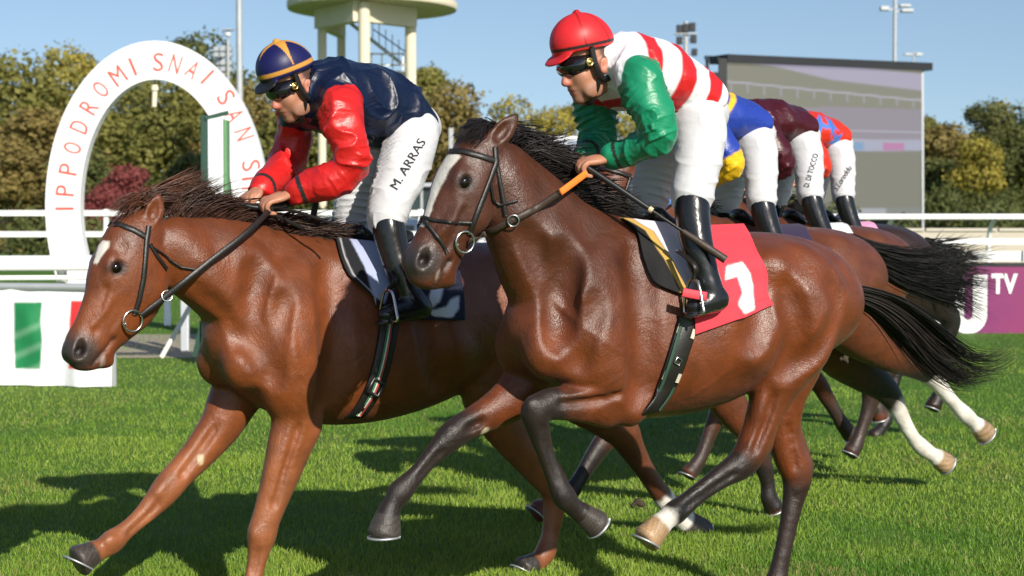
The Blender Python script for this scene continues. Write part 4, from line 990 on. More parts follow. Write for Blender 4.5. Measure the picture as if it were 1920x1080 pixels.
patch(HB, 'cloth', [(1290, 428), (1286, 480), (1292, 540), (1298, 590), (1298, 627)], [(1396, 424), (1416, 470), (1437, 510), (1438, 550), (1447, 572)], .010, M_CLOTH, numB, clothB, wrinkle=.006, bow=2, nr=76, nc=66)
patch(HB, 'saddle_pad', [(1166, 415), (1190, 440), (1206, 490), (1228, 532), (1268, 552)], [(1310, 432), (1312, 470), (1312, 510), (1312, 530), (1310, 548)], .018, M_CLOTH, sdB, padB, wrinkle=.004, nr=56, nc=60, seed=8)
def seat_mesh(H, u0, v0, u1, v1):
    a, b = H.P(u0, v0), H.P(u1, v1); g = SDF(np.minimum(a, b) - [.2, .24, .25], np.maximum(a, b) + [.2, .24, .2], .010); d = b - a
    C = [a + d * t + np.array([0, 0, z]) for t, z in ((0, .05), (.3, .01), (.7, .01), (1, .05))]; g.loft(C, [np.array([0, 0, .03])] * 4, [.06, .085, .10, .08], k=.01, sub=4)
    V, Q = g.mesh(); return mesh_np('seat', V, Q, np.tile(np.array((.011, .011, .012)), (len(V), 1)))
link_mesh('seat', seat_mesh(HB, 1225, 424, 1300, 436), M_BOOT, sdB)
gB, gp, gn = girth(HB, sdB, [(1290, 600), (1278, 640), (1262, 690), (1243, 735), (1218, 768)], .085, M_LEATHER)
for k_, sgn in ((0, 1), (1, -1)):
    link_mesh('girth_edge', strap_mesh([p + n * .007 + np.array([.030 * sgn, 0, 0]) for p, n in zip(gp[:5], gn[:5])], gn[:5], .014, .002), mat('green_webbing', (.02, .06, .035), rough=.7), gB)
for t_ in (.55, 2.3):
    i_ = int(t_); f_ = t_ - i_; p = gp[i_] * (1 - f_) + gp[i_ + 1] * f_; n = gn[i_]; dr = gp[i_ + 1] - gp[i_]; dr = dr / np.linalg.norm(dr); wd = np.cross(dr, n)
    for s_ in (-.029, .029): link_mesh('girth_stitching', strap_mesh([p + n * .010 + wd * s_ - dr * .018, p + n * .010 + wd * s_, p + n * .010 + wd * s_ + dr * .018], [n] * 3, .016, .002), mat('pale_stitching', (.55, .50, .38), rough=.7), gB)
link_mesh('girth_buckle', ring_mesh(gp[1] * .3 + gp[2] * .7 + gn[2] * .014, gn[2], .016, .003, 4, 6), M_STEEL, gB)
def stirrup(fr, parent, foot, up):
    c = foot; pts = [c + np.array([0, -.055, -.02]), c + np.array([.0, .055, -.02]), c + np.array([0, .055, .02]), c + np.array([.0, .03, .09]), c + np.array([0, 0, .105]), c + np.array([0, -.03, .09]), c + np.array([0, -.055, .02]), c + np.array([0, -.055, -.02])]
    so = tube_obj('stirrup', pts, .006, M_STEEL, parent, sub=5); strap_ = [c + [0, 0, .105], c * .5 + up * .5 + [0, .06, .05], up]; link_mesh('stirrup_leather', strap_mesh(strap_, [np.array([0, 1., 0])] * 3, .022, .004), M_LEATHER, so)
for sg in (1, -1): stirrup(frB, sdB, frB.P(1300, 578, .32) * [1, sg, 1], frB.P(1270, 470, .25) * [1, sg, 1])
link_mesh('number_flap', strap_mesh([frB.P(1280, 548, .34), frB.P(1300, 552, .355), frB.P(1325, 556, .37)], [np.array([0, 1., 0])] * 3, .034, .004), mat('red_flap', (.70, .05, .07), rough=.7), numB)
# whip of the bay's jockey
whB = empty('whip', frB.matrix()); tag(whB, 'black whip held low across the boot of the jockey with green sleeves', 'whip', 'whips')
wp = lambda t: frB.P(1098 + (1362 - 1098) * t, 312 + (488 - 312) * t, .07 + .33 * t)
tube_obj('handle', [wp(0), wp(.2), wp(.45)], [.011, .012, .011], M_RUBBER, whB); tube_obj('band', [wp(.45), wp(.475)], .012, mat('whip_band', (.55, .42, .25), rough=.5), whB, sub=1)
tube_obj('shaft', [wp(.475), wp(.72)], .006, M_LEATHER, whB, sub=1); tube_obj('flap', [wp(.69), wp(.8), wp(.995)], [.010, .015, .016], M_BROWNSTRAP, whB)
whA = empty('whip', frA.matrix()); tag(whA, 'short black whip held over the mane by the jockey in navy', 'whip', 'whips')
tube_obj('handle', [frA.P(446, 379, -.04), frA.P(472, 388, .0), frA.P(520, 392, .05)], [.014, .012, .011], M_RUBBER, whA); tube_obj('shaft', [frA.P(520, 392, .05), frA.P(560, 398, .16), frA.P(640, 425, .34)], .006, M_LEATHER, whA)

# saddle and cloth of the chestnut
LIGHT_A = [(648, 446), (706, 448), (728, 490), (734, 520), (716, 572), (694, 556), (680, 505)]
def clothA(u, v, V):
    C = np.tile(np.array((.010, .012, .030)), (len(u), 1)); C = mixc(C, (.62, .62, .70), softpoly(u, v, [(806, 540), (828, 542), (820, 566), (802, 580), (800, 560)]))
    return mixc(C, (.62, .62, .70), softpoly(u, v, [(802, 582), (832, 576), (842, 562), (858, 556), (856, 580), (844, 596), (806, 592)]))
def padA(u, v, V):
    C = np.tile(np.array((.009, .009, .012)), (len(u), 1)); C = mixc(C, (.36, .40, .58), softpoly(u, v, LIGHT_A))
    ex = np.interp(v, [450, 485, 520, 556], [634, 643, 660, 698]); return mixc(C, (.35, .35, .36), band(u - ex, -1.5, 1.5, 1.0))
sdA = empty('saddle', frA.matrix()); tag(sdA, 'small black race saddle with pale blue cloth on the chestnut', 'saddle', 'race saddles')
numA = empty('number_cloth', frA.matrix()); tag(numA, 'navy saddle cloth with part of a white numeral, on the chestnut', 'saddle cloth', 'number cloths')
patch(HA, 'cloth', [(700, 462), (702, 500), (706, 550), (712, 600)], [(850, 462), (858, 500), (866, 550), (868, 600)], .010, M_CLOTH, numA, clothA, wrinkle=.006, nr=56, nc=56)
patch(HA, 'saddle_pad', [(628, 452), (636, 485), (654, 520), (692, 556), (700, 575)], [(750, 464), (750, 490), (748, 530), (742, 560), (740, 575)], .018, M_CLOTH, sdA, padA, wrinkle=.004, nr=50, nc=50, seed=8)
link_mesh('seat', seat_mesh(HA, 665, 452, 755, 462), M_BOOT, sdA)
gA, gp, gn = girth(HA, sdA, [(730, 600), (722, 650), (710, 700), (694, 740), (670, 775)], .085, M_LEATHER)
for off_, c_, nm in ((-.008, (.05, .22, .10), 'green_stripe'), (0, (.7, .68, .6), 'white_stripe'), (.008, (.5, .05, .05), 'red_stripe')):
    dr = gp[3] - gp[0]; dr /= np.linalg.norm(dr); wd = np.cross(dr, gn[2])
    link_mesh('girth_stripe', strap_mesh([p + n * .0075 - wd * off_ for p, n in zip(gp[:5], gn[:5])], gn[:5], .007, .002), mat('girth_' + nm, c_, rough=.7), gA)
bk = gp[2] * .4 + gp[3] * .6; link_mesh('girth_buckle', ring_mesh(bk + gn[2] * .014, gn[2], .040, .010, 4, 8), M_RUBBER, gA)
for sg in (1, -1): stirrup(frA, sdA, frA.P(728, 592, .32) * [1, sg, 1], frA.P(720, 500, .25) * [1, sg, 1])

# ---------------------------------------------------------------- manes, forelocks, tails of the front pair
PB = HB.P
hair('mane', HB.root, [[PB(942, 256, .0), PB(955, 245, -.03), PB(985, 262, -.05), PB(1015, 288, -.06)], [PB(965, 272, 0), PB(985, 262, -.03), PB(1020, 275, -.06), PB(1060, 300, -.08)], [PB(990, 293, 0), PB(1020, 285, -.03), PB(1055, 292, -.06), PB(1095, 305, -.08)],
    [PB(1020, 318, 0), PB(1050, 312, -.03), PB(1090, 325, -.06), PB(1130, 345, -.08)], [PB(1055, 348, 0), PB(1090, 348, -.03), PB(1130, 365, -.06), PB(1170, 385, -.08)], [PB(1090, 376, 0), PB(1120, 380, -.03), PB(1155, 398, -.05), PB(1190, 412, -.06)], [PB(1135, 402, 0), PB(1155, 404, -.02), PB(1180, 412, -.04), PB(1205, 420, -.05)]], 2200, 5, (.012, .009, .008), width=.0026, jit=.03, tip=.035, clump=40, nseg=8)
hair('forelock', HB.root, [[PB(905, 232, -.03), PB(885, 238, -.05), PB(868, 258, -.06), PB(858, 275, -.06)], [PB(925, 240, .0), PB(900, 236, .0), PB(880, 252, .02), PB(868, 270, .03)], [PB(945, 250, .02), PB(915, 240, .03), PB(905, 254, .05), PB(888, 268, .06)]], 800, 6, (.012, .009, .008), width=.0026, jit=.02, tip=.012, clump=20)
hair('tail', HB.root, [[PB(1548, 533, .02), PB(1620, 541, .03), PB(1685, 562, .05), PB(1745, 608, .05), PB(1800, 660, .03), PB(1852, 668, .02), PB(1892, 636, .0)], [PB(1548, 540, .0), PB(1630, 553, .0), PB(1700, 590, .0), PB(1762, 650, .0), PB(1820, 684, .0), PB(1866, 684, -.02), PB(1900, 660, -.02)],
    [PB(1548, 546, 0), PB(1632, 566, .02), PB(1696, 612, .02), PB(1755, 676, .0), PB(1812, 704, .0), PB(1850, 704, 0), PB(1888, 688, 0)], [PB(1548, 552, -.02), PB(1630, 580, -.03), PB(1690, 632, -.03), PB(1745, 690, -.05), PB(1795, 718, -.05), PB(1842, 722, -.05)]], 1000, 9, (.016, .012, .010), width=.0024, jit=.012, tip=.026, clump=34, nseg=18)
PA = HA.P
hair('mane', HA.root, [[PA(300, 398, 0), PA(315, 372, -.02), PA(350, 352, -.03), PA(390, 340, -.03)], [PA(330, 404, 0), PA(345, 380, -.02), PA(375, 362, -.03), PA(402, 345, -.03)], [PA(360, 406, 0), PA(385, 388, -.03), PA(420, 385, -.05), PA(460, 392, -.06)], [PA(410, 412, 0), PA(440, 396, -.03), PA(480, 398, -.05), PA(525, 412, -.06)],
    [PA(470, 420, 0), PA(500, 408, -.02), PA(545, 418, -.04), PA(590, 432, -.05)], [PA(530, 434, 0), PA(560, 424, -.02), PA(600, 432, -.03), PA(650, 440, -.03)], [PA(590, 448, 0), PA(615, 438, .0), PA(650, 436, .02), PA(690, 440, .03)]], 2200, 15, (.042, .018, .011), width=.0025, jit=.03, tip=.028, clump=40, nseg=8)
hair('forelock', HA.root, [[PA(285, 390, .03), PA(262, 378, .03), PA(238, 392, .04), PA(214, 420, .04)], [PA(280, 384, .0), PA(255, 370, .0), PA(230, 385, .0), PA(210, 415, .0)], [PA(275, 380, -.03), PA(300, 358, -.03), PA(340, 350, -.03), PA(392, 336, -.03)], [PA(262, 384, -.02), PA(290, 366, -.02), PA(330, 358, -.02), PA(385, 346, -.02)], [PA(250, 392, .02), PA(280, 374, .03), PA(320, 368, .03), PA(370, 362, .02)]], 850, 16, (.085, .030, .014), width=.0025, jit=.03, tip=.02, clump=18)
hair('tail', HA.root, [[PA(1030, 520, .0), PA(1080, 500, 0), PA(1140, 520, 0), PA(1220, 560, 0)], [PA(1030, 530, 0), PA(1085, 530, 0), PA(1150, 570, 0), PA(1230, 620, 0)]], 500, 17, (.05, .02, .011), tip=.05)
print('tack', round(time.time() - T0, 1))
# ---------------------------------------------------------------- the three runners behind
def at_frame(u, Z, deg=30):
    return Frame(((u - 960) / FPX * Z, Z), deg)
def rear_horse(name_label, fr, legs_px, generic, coat, paint, xlo=-2.0):
    H = Horse(fr, .0145, 'racehorse', name_label, xlo=xlo)
    for rows, kk in ((TORSO_B, .9), (NECK_B, .8)):
        C, U, w, tp = HB.sections(rows); H.g.loft(C, U, w, tp, k=.02, kout=.06, sub=3, cap=kk)
    C, U, w, tp = HB.sections(HEAD_B); H.g.loft(C, U, w, tp, k=.012, kout=.03, sub=3, cap=.7)
    for sg in (1, -1):
        for (u, v, rx, rz, ry) in ((1474, 560, 92, 105, .125), (1490, 585, 62, 88, .12), (1432, 610, 66, 95, .12)):
            q = HB.P(u, v, .14); H.g.ell(q * [1, sg, 1], np.eye(3), (HB.m(rx, q) * 1.1, ry, HB.m(rz, q)), .05)
        q = HB.P(1095, 600, .11); H.g.ell(q * [1, sg, 1], np.eye(3), (.17, .115, .24), .05); q = HB.P(1030, 655, .10); H.g.ell(q * [1, sg, 1], np.eye(3), (.10, .085, .11), .04)
        e0 = HB.P(928, 268, .055) * [1, sg, 1]; e1 = HB.P(970, 214, .07) * [1, sg, 1]; H.g.cone(e0, e1, .03, .008, .01)
    for rows, lat0, lat1, hoof in legs_px: H.leg(rows, lat0, lat1, hoof=hoof)
    for i in generic:
        C, rr = HB.legs[i][0], HB.legs[i][1]; H.g.loft(C, perp(C) * rr[:, None], rr * .85, k=.01, kout=.05, sub=3, cap=.9); H.legs.append((C, rr))
        a, b, ra, rb = HB.legs[i][2]; H.g.cone(a, b, ra, rb * .9, .01)
    H.finish(coat, lambda V, C, n1, n2, n3: paint(H, V, C, n1, n2, n3)); return H
frC, frD, frE = at_frame(1276, 9.6), at_frame(1388, 11.0), at_frame(1466, 12.7)
def pC(H, V, C, n1, n2, n3):
    rg = .3 * n2
    for i, s0 in ((0, 2), (1, 2)): C = leg_paint(V, C, H.legs[i], [(0, BLACK, 0), (s0, BLACK, 0), (s0 + 1, BLACK, .95), (30, BLACK, 1)], ragged=rg)
    C = leg_paint(V, C, H.legs[2], [(0, BLACK, 0), (2.2, BLACK, 0), (3.2, BLACK, .95), (4, BLACK, 1), (4.3, WHITE, 1), (30, WHITE, 1)], ragged=rg); C = leg_paint(V, C, H.legs[3], [(0, BLACK, 0), (1.0, BLACK, .1), (2.6, BLACK, .95), (4.2, BLACK, 1), (4.5, WHITE, 1), (30, WHITE, 1)], ragged=rg)
    for i in (2, 3): C = hoof_paint(V, C, H.legs[i], (.30, .20, .11))
    return C
HC = rear_horse('bay racehorse with white hind socks, directly behind the bay marked 1', frC, [
    ([(1235, 660, 48), (1195, 740, 33), (1150, 806, 24), (1118, 848, 19), (1087, 898, 15), (1072, 920, 17), (1050, 938, 14), (1036, 946, 16)], -.12, -.12, ((1036, 946, 17), (1005, 960, 23), 30)),
    ([(1300, 650, 50), (1365, 755, 36), (1408, 815, 25), (1430, 868, 19), (1440, 908, 14), (1441, 932, 16), (1446, 942, 15)], .13, .12, ((1446, 940, 16), (1452, 956, 21), 0)),
    ([(1560, 560, 72), (1605, 612, 58), (1655, 652, 40), (1705, 676, 31), (1742, 698, 23), (1765, 728, 15.5), (1790, 757, 13), (1810, 778, 16), (1826, 792, 13), (1832, 798, 15)], .14, .12, ((1832, 797, 17), (1849, 815, 22), 0)),
    ([(1540, 580, 72), (1575, 655, 54), (1615, 696, 37), (1650, 722, 28), (1672, 745, 22), (1692, 785, 15.5), (1712, 820, 13.5), (1730, 840, 16), (1748, 852, 13), (1756, 857, 15)], -.14, -.12, ((1756, 857, 17), (1775, 870, 22), 0))], [], (.105, .028, .0095), pC, xlo=-2.3)
def pD(H, V, C, n1, n2, n3):
    for l in H.legs: C = leg_paint(V, C, l, [(0, BLACK, 0), (2.2, BLACK, 0), (3.6, (.03, .02, .016), .9), (30, (.03, .022, .02), .9)], ragged=.3 * n2)
    return C
HD = rear_horse('brown racehorse two places behind the bay marked 1, rump seen over its tail', frD, [
    ([(1375, 640, 42), (1362, 715, 28), (1350, 765, 21), (1334, 805, 15), (1318, 848, 13), (1308, 868, 14), (1300, 878, 13)], .12, .12, ((1300, 878, 14), (1290, 890, 18), 20)),
    ([(1400, 640, 42), (1470, 680, 28), (1528, 712, 19), (1550, 745, 15), (1568, 775, 12.5), (1580, 796, 14), (1586, 804, 13)], -.12, -.12, ((1586, 804, 14), (1596, 817, 17), 0)),
    ([(1640, 545, 55), (1640, 630, 42), (1625, 690, 30), (1636, 730, 22), (1626, 775, 14), (1612, 815, 12), (1606, 832, 14), (1602, 840, 13)], .13, .12, ((1602, 840, 14), (1594, 850, 18), 20)),
    ([(1640, 550, 55), (1680, 625, 38), (1690, 670, 26), (1672, 685, 20), (1655, 700, 14), (1640, 730, 12), (1645, 760, 13)], -.13, -.12, ((1645, 760, 14), (1650, 785, 17), 0))], [], (.095, .027, .010), pD)
def pE(H, V, C, n1, n2, n3):
    for l in H.legs: C = leg_paint(V, C, l, [(0, BLACK, .2), (3, BLACK, .9), (30, BLACK, 1)])
    return C
HE = rear_horse('dark brown racehorse furthest back, its dark rump above the others', frE, [
    ([(1690, 540, 48), (1730, 555, 38), (1768, 580, 25), (1783, 602, 20), (1777, 640, 13), (1770, 690, 11.5), (1764, 730, 13), (1758, 745, 12)], .13, .12, ((1758, 745, 13), (1748, 765, 17), 10))], [0, 1, 3], (.022, .009, .0055), pE)
def mini_hair(H, guides, n, seed, col=(.011, .009, .008), **k): hair('tail', H.root, [[H.P(*p) for p in g] for g in guides], n, seed, col, **k)
mini_hair(HC, [[(1592, 445, .0), (1650, 466, .02), (1710, 474, .03), (1765, 468, .02), (1800, 446, 0), (1835, 434, 0)], [(1605, 456, 0), (1665, 488, .0), (1735, 500, .0), (1800, 492, .0), (1860, 478, 0)], [(1610, 466, 0), (1675, 510, 0), (1745, 528, 0), (1805, 530, 0), (1862, 540, 0)], [(1612, 474, -.02), (1675, 524, -.02), (1735, 548, -.03), (1790, 566, -.03), (1840, 596, -.03)]], 800, 31, width=.0026, jit=.03, tip=.040, clump=30, nseg=16)
mini_hair(HD, [[(1700, 470, 0), (1745, 490, 0), (1790, 520, 0), (1840, 520, 0)], [(1700, 480, 0), (1745, 510, 0), (1790, 560, 0), (1830, 590, 0)]], 350, 32, width=.005, jit=.05, tip=.07)
mini_hair(HE, [[(1730, 455, 0), (1765, 470, 0), (1800, 480, 0), (1840, 470, 0)], [(1730, 460, 0), (1765, 480, 0), (1800, 505, 0), (1840, 510, 0)]], 300, 33, width=.005, jit=.05, tip=.07)
for H_, n_ in ((HC, 34), (HD, 35), (HE, 36)):
    G = [[HB.P(u, v, 0), HB.P(u + 25, v - 8, -.04), HB.P(u + 55, v + 8, -.08)] for u, v in ((942, 256), (990, 293), (1055, 348), (1135, 402))]
    hair('mane', H_.root, G, 300, n_, (.011, .009, .008), width=.005, jit=.03, tip=.03)

BLUE, YELLOW, MAROON = np.array((.018, .045, .30)), np.array((.78, .47, .015)), np.array((.050, .004, .010))
def silkC(V, t, J):
    C = np.tile(BLUE, (len(V), 1)); w = vnoise(V * 3, 2) * .01
    y = V[:, 2] + .62 * V[:, 0] + w; lat = smoothstep(.05, .09, V[:, 1]); ref = (J.P(1200, 120)[2] + .62 * J.P(1200, 120)[0])
    return mixc(C, YELLOW, band(y, ref - .02, ref + .012, .008) * lat * smoothstep(1.4, 1.6, t))
def sleeveC(V, p, J):
    C = np.tile(BLUE, (len(V), 1)); C = mixc(C, YELLOW, band(p, .0, .22, .04)); return mixc(C, YELLOW, smoothstep(1.85, 1.95, p))
def silkE(V, t, J):
    C = np.tile(np.array((.58, .03, .012)), (len(V), 1))
    for (u, v) in ((1190, 90), (1300, 185), (1245, 110), (1285, 130)):
        q = J.P(u, v, .15); d = V - q; th = np.arctan2(d[:, 2], d[:, 0]); a = np.abs(((th + 1.3) % (2 * math.pi / 5)) - math.pi / 5) / (math.pi / 5); r = np.hypot(d[:, 0], d[:, 2])
        C = mixc(C, (.05, .16, .50), smoothstep(.006, -.006, r - .075 / (1 + 1.6 * (1 - a))) * (V[:, 1] > .02))
    return C
plainhat = lambda c: (lambda L: np.tile(np.array(c), (len(L), 1)))
SC = dict(SPEC_B); SC.update(silk=silkC, sleeve=sleeveC, helmet=plainhat((.02, .05, .30)), crease=.006, far_hand=SPEC_B['near_hand'][:2] + ((.15, .25, -1),))
SC['far_hand'] = SPEC_B['far_hand']
JC = build_jockey('jockey in blue silks with yellow piping and yellow lower sleeves', frB, .0115, SC, place=frC, dz=-.02, pitch=12)
SD = dict(SPEC_B); SD.update(silk=lambda V, t, J: np.tile(MAROON, (len(V), 1)), sleeve=lambda V, p, J: np.tile(MAROON, (len(V), 1)), helmet=plainhat(MAROON * 1.2), crease=.011)
JD = build_jockey('jockey in dark maroon satin silks, between the blue and the red jockeys', frB, .0115, SD, place=frD, dz=.02, pitch=14)
SE = dict(SPEC_B); SE.update(silk=silkE, sleeve=lambda V, p, J: np.tile(np.array((.58, .03, .012)), (len(V), 1)), helmet=plainhat((.60, .03, .03)), crease=.009)
JE = build_jockey('jockey in red silks with blue stars, furthest back', frB, .0115, SE, place=frE, dz=.04, pitch=12)
# tack of the runners behind: saddle cloths, saddles and reins
for H_, fr_, col, lab1, lab2, lab3 in ((HC, frC, (.030, .018, .05), 'dark saddle cloth under the jockey in blue', 'black race saddle under the jockey in blue', 'bridle with blue reins of the runner behind the bay marked 1'),
        (HD, frD, (.70, .70, .72), 'white saddle cloth under the jockey in maroon', 'black race saddle under the jockey in maroon', 'dark bridle of the runner ridden in maroon'),
        (HE, frE, (.72, .30, .48), 'pink saddle cloth on the dark brown horse furthest back', 'black race saddle under the jockey in red and blue', 'dark bridle of the dark brown horse furthest back')):
    real = H_.fr; H_.fr = frB; dn = empty('number_cloth', real.matrix()); tag(dn, lab1, 'saddle cloth', 'number cloths')
    class Loc:                                                    # same body, so the cloth is laid out in the front bay's coordinates
        pass
    patch(H_, 'cloth', [(1290, 428), (1286, 480), (1292, 540), (1298, 590)], [(1396, 424), (1416, 470), (1437, 510), (1440, 560)], .014, M_CLOTH, dn, lambda u, v, V, c=col: np.tile(np.array(c), (len(u), 1)), nr=24, nc=20)
    sd = empty('saddle', real.matrix()); tag(sd, lab2, 'saddle', 'race saddles')
    link_mesh('seat', seat_mesh(HB, 1225, 424, 1300, 436), M_BOOT, sd); girth(H_, sd, [(1290, 600), (1278, 640), (1262, 690), (1243, 735), (1218, 768)], .085, M_LEATHER)
    for sg in (1, -1): stirrup(frB, sd, frB.P(1300, 578, .32) * [1, sg, 1], frB.P(1270, 470, .25) * [1, sg, 1])
    bd = empty('bridle', real.matrix()); tag(bd, lab3, 'bridle', 'bridles')
    strap(H_, 'browband', [(840, 284), (868, 284), (902, 293), (932, 303)], .024, .005, M_LEATHER, bd, off=.006); strap(H_, 'cheekpiece', [(930, 305), (905, 372), (880, 438)], .022, .006, M_LEATHER, bd, off=.006)
    strap(H_, 'rein', [(874, 450, .10), (962, 411, .15), (1050, 361, .17), (1095, 326, .08)], .026, .004, M_BLUE if H_ is HC else M_LEATHER, bd)
    H_.fr = real
print('rear runners', round(time.time() - T0, 1))

# ---------------------------------------------------------------- lettering laid on cloth and boards
def text_mesh(txt, extr=0.0, bold=None):
    cu = bpy.data.curves.new('txt', 'FONT'); cu.body = txt; cu.align_x = 'CENTER'; cu.align_y = 'CENTER'; cu.extrude = extr; cu.resolution_u = 3
    if bold: cu.offset = bold
    o = bpy.data.objects.new('txt', cu); COL.objects.link(o); bpy.context.view_layer.update()
    me = bpy.data.meshes.new_from_object(o.evaluated_get(bpy.context.evaluated_depsgraph_get())); bpy.data.objects.remove(o); bpy.data.curves.remove(cu); return me
def text_on(J, VQ, txt, a, b, hpx, m, parent, slant=0.):
    """lettering printed on a garment from pixel a to pixel b"""
    bv = BVHTree.FromPolygons(VQ[0].tolist(), VQ[1].tolist()); me = text_mesh(txt); n = len(me.vertices); co = np.zeros(n * 3); me.vertices.foreach_get('co', co); co = co.reshape(-1, 3)
    x0, x1 = co[:, 0].min(), co[:, 0].max(); y0, y1 = co[:, 1].min(), co[:, 1].max(); a, b = np.array(a, float), np.array(b, float); d = (b - a); L = np.linalg.norm(d); d /= L; up = np.array([d[1], -d[0]])
    s = (co[:, 0] - x0) / (x1 - x0); t = (co[:, 1] - y0) / (y1 - y0) - .5
    for i in range(n):
        px = a + d * (s[i] * L + t[i] * hpx * slant) + up * t[i] * hpx; MI = J.root.matrix_world.inverted(); o_ = np.array(MI @ Vector(CAMP)); p_ = np.array(MI @ Vector(CAMP + ray(*px))); dr = p_ - o_; dr /= np.linalg.norm(dr)
        h_ = bv.ray_cast(Vector(o_), Vector(dr)); q = np.array(h_[0]) - dr * .006 if h_[0] is not None else o_ + dr * 7.5
        co[i] = q
    me.vertices.foreach_set('co', co.ravel()); me.update(); o = link_mesh('name_print', me, m, parent, smooth=False); return o
M_PRINT = mat('print_black', (.012, .012, .014), rough=.7)
bpy.context.view_layer.update()
text_on(JA, JA.brmesh, 'M. ARRAS', (738, 352), (792, 262), 17, M_PRINT, JA.root)
text_on(JD, JD.brmesh, 'D. DI TOCCO', (1512, 350), (1530, 288), 10, M_PRINT, JD.root); text_on(JE, JE.brmesh, 'S.Loreddu', (1566, 355), (1594, 312), 11, M_PRINT, JE.root, slant=.3)
# ---------------------------------------------------------------- racecourse setting
M_WHITE = mat('white_rail_plastic', (.78, .78, .78), rough=.45, var=.06, scale=3)
M_CREAM = mat('cream_concrete', (.68, .61, .46), rough=.85, var=.10, scale=1.5, bump=.1, bscale=20)
M_GREYM = mat('galvanised_grey', (.42, .44, .46), rough=.5, metal=.3, var=.12, scale=6)
M_DGREEN = mat('dark_green_paint', (.020, .065, .045), rough=.5, var=.15, scale=8)
M_BLACKM = mat('black_frame', (.012, .013, .016), rough=.5, var=.2, scale=5)
M_ARCHRED = mat('arch_letter_red', (.72, .10, .075), rough=.6)
M_BANNER = tint_mat('printed_banner', rough=.55, var=.05, scale=3, bumps=[('noise', (2, 2, 1.2), .5, .08)])
def box_np(lo, hi):
    x0, y0, z0 = lo; x1, y1, z1 = hi
    V = np.array([(x0, y0, z0), (x1, y0, z0), (x1, y1, z0), (x0, y1, z0), (x0, y0, z1), (x1, y0, z1), (x1, y1, z1), (x0, y1, z1)], float)
    F = np.array([(0, 3, 2, 1), (4, 5, 6, 7), (0, 1, 5, 4), (1, 2, 6, 5), (2, 3, 7, 6), (3, 0, 4, 7)]); return V, F
def boxes(name, bs, m, parent=None, bevel=0.0, loc=None):
    Vs, Fs, n = [], [], 0
    for lo, hi in bs:
        V, F = box_np(lo, hi); Vs.append(V); Fs.append(F + n); n += 8
    o = link_mesh(name, mesh_np(name, np.concatenate(Vs), np.concatenate(Fs)), m, parent, smooth=False)
    if bevel: md = o.modifiers.new('bevel', 'BEVEL'); md.width = bevel; md.segments = 2
    if loc is not None: o.location = loc
    return o
def beam(name, a, b, w, h, m, parent=None, up=(0, 0, 1), bevel=0.0):
    """rectangular bar from a to b"""
    a, b = np.array(a, float), np.array(b, float); t = b - a; t /= np.linalg.norm(t); s = np.cross(t, up); s /= np.linalg.norm(s); u = np.cross(s, t)
    V = np.array([p + s * i * w / 2 + u * j * h / 2 for p in (a, b) for i, j in ((-1, -1), (1, -1), (1, 1), (-1, 1))])
    F = np.array([(3, 2, 1, 0), (4, 5, 6, 7), (0, 1, 5, 4), (1, 2, 6, 5), (2, 3, 7, 6), (3, 0, 4, 7)])
    o = link_mesh(name, mesh_np(name, V, F), m, parent, smooth=False)
    if bevel: md = o.modifiers.new('bevel', 'BEVEL'); md.width = bevel; md.segments = 2
    return o
# ground sheet, track, path
def turf_mat(name, c0, c1, c2, sc):
    m, nt, b = nodes(name); tc = N(nt, 'ShaderNodeTexCoord')
    n1 = N(nt, 'ShaderNodeTexNoise', Scale=sc * .10, Detail=6.0, Roughness=.65); n2 = N(nt, 'ShaderNodeTexNoise', Scale=sc, Detail=8.0, Roughness=.7)
    for n in (n1, n2): nt.links.new(tc.outputs['Object'], n.inputs['Vector'])
    r1 = N(nt, 'ShaderNodeValToRGB'); r1.color_ramp.elements[0].position = .35; r1.color_ramp.elements[1].position = .68
    r1.color_ramp.elements[0].color = (*c0, 1); r1.color_ramp.elements[1].color = (*c1, 1); nt.links.new(n2.outputs['Fac'], r1.inputs[0])
    r2 = N(nt, 'ShaderNodeMapRange'); r2.inputs['From Min'].default_value = .45; r2.inputs['From Max'].default_value = .75; r2.inputs['To Max'].default_value = .55; nt.links.new(n1.outputs['Fac'], r2.inputs['Value'])
    mx = N(nt, 'ShaderNodeMix', data_type='RGBA'); nt.links.new(r2.outputs[0], mx.inputs['Factor']); nt.links.new(r1.outputs[0], mx.inputs['A']); mx.inputs['B'].default_value = (*c2, 1)
    nt.links.new(mx.outputs['Result'], b.inputs['Base Color']); b.inputs['Roughness'].default_value = .85; b.inputs['Specular IOR Level'].default_value = .2
    bp = N(nt, 'ShaderNodeBump', Strength=.6, Distance=.04); nt.links.new(n2.outputs['Fac'], bp.inputs['Height']); nt.links.new(bp.outputs[0], b.inputs['Normal']); return m
M_TURF = turf_mat('turf', (.045, .115, .010), (.095, .195, .020), (.105, .160, .030), 26)
M_SAND = mat('sand_path', (.30, .25, .20), rough=.95, var=.15, scale=2, bump=.3, bscale=30)
def sheet(name, quad, m, z): return tag(link_mesh(name, mesh_np(name, np.array([[x, y, z] for x, y in quad], float), np.array([[0, 1, 2, 3]])), m, smooth=False), kind='structure')
sheet('ground', [(-700, -40), (700, -40), (900, 1500), (-900, 1500)], M_TURF, 0)
sheet('path', [(-60, 20.8), (1.5, 20.4), (1.5, 24.4), (-60, 24.9)], M_SAND, .004)
sheet('far_path', [(2, 62), (90, 62), (90, 68), (2, 68)], M_SAND, .004)

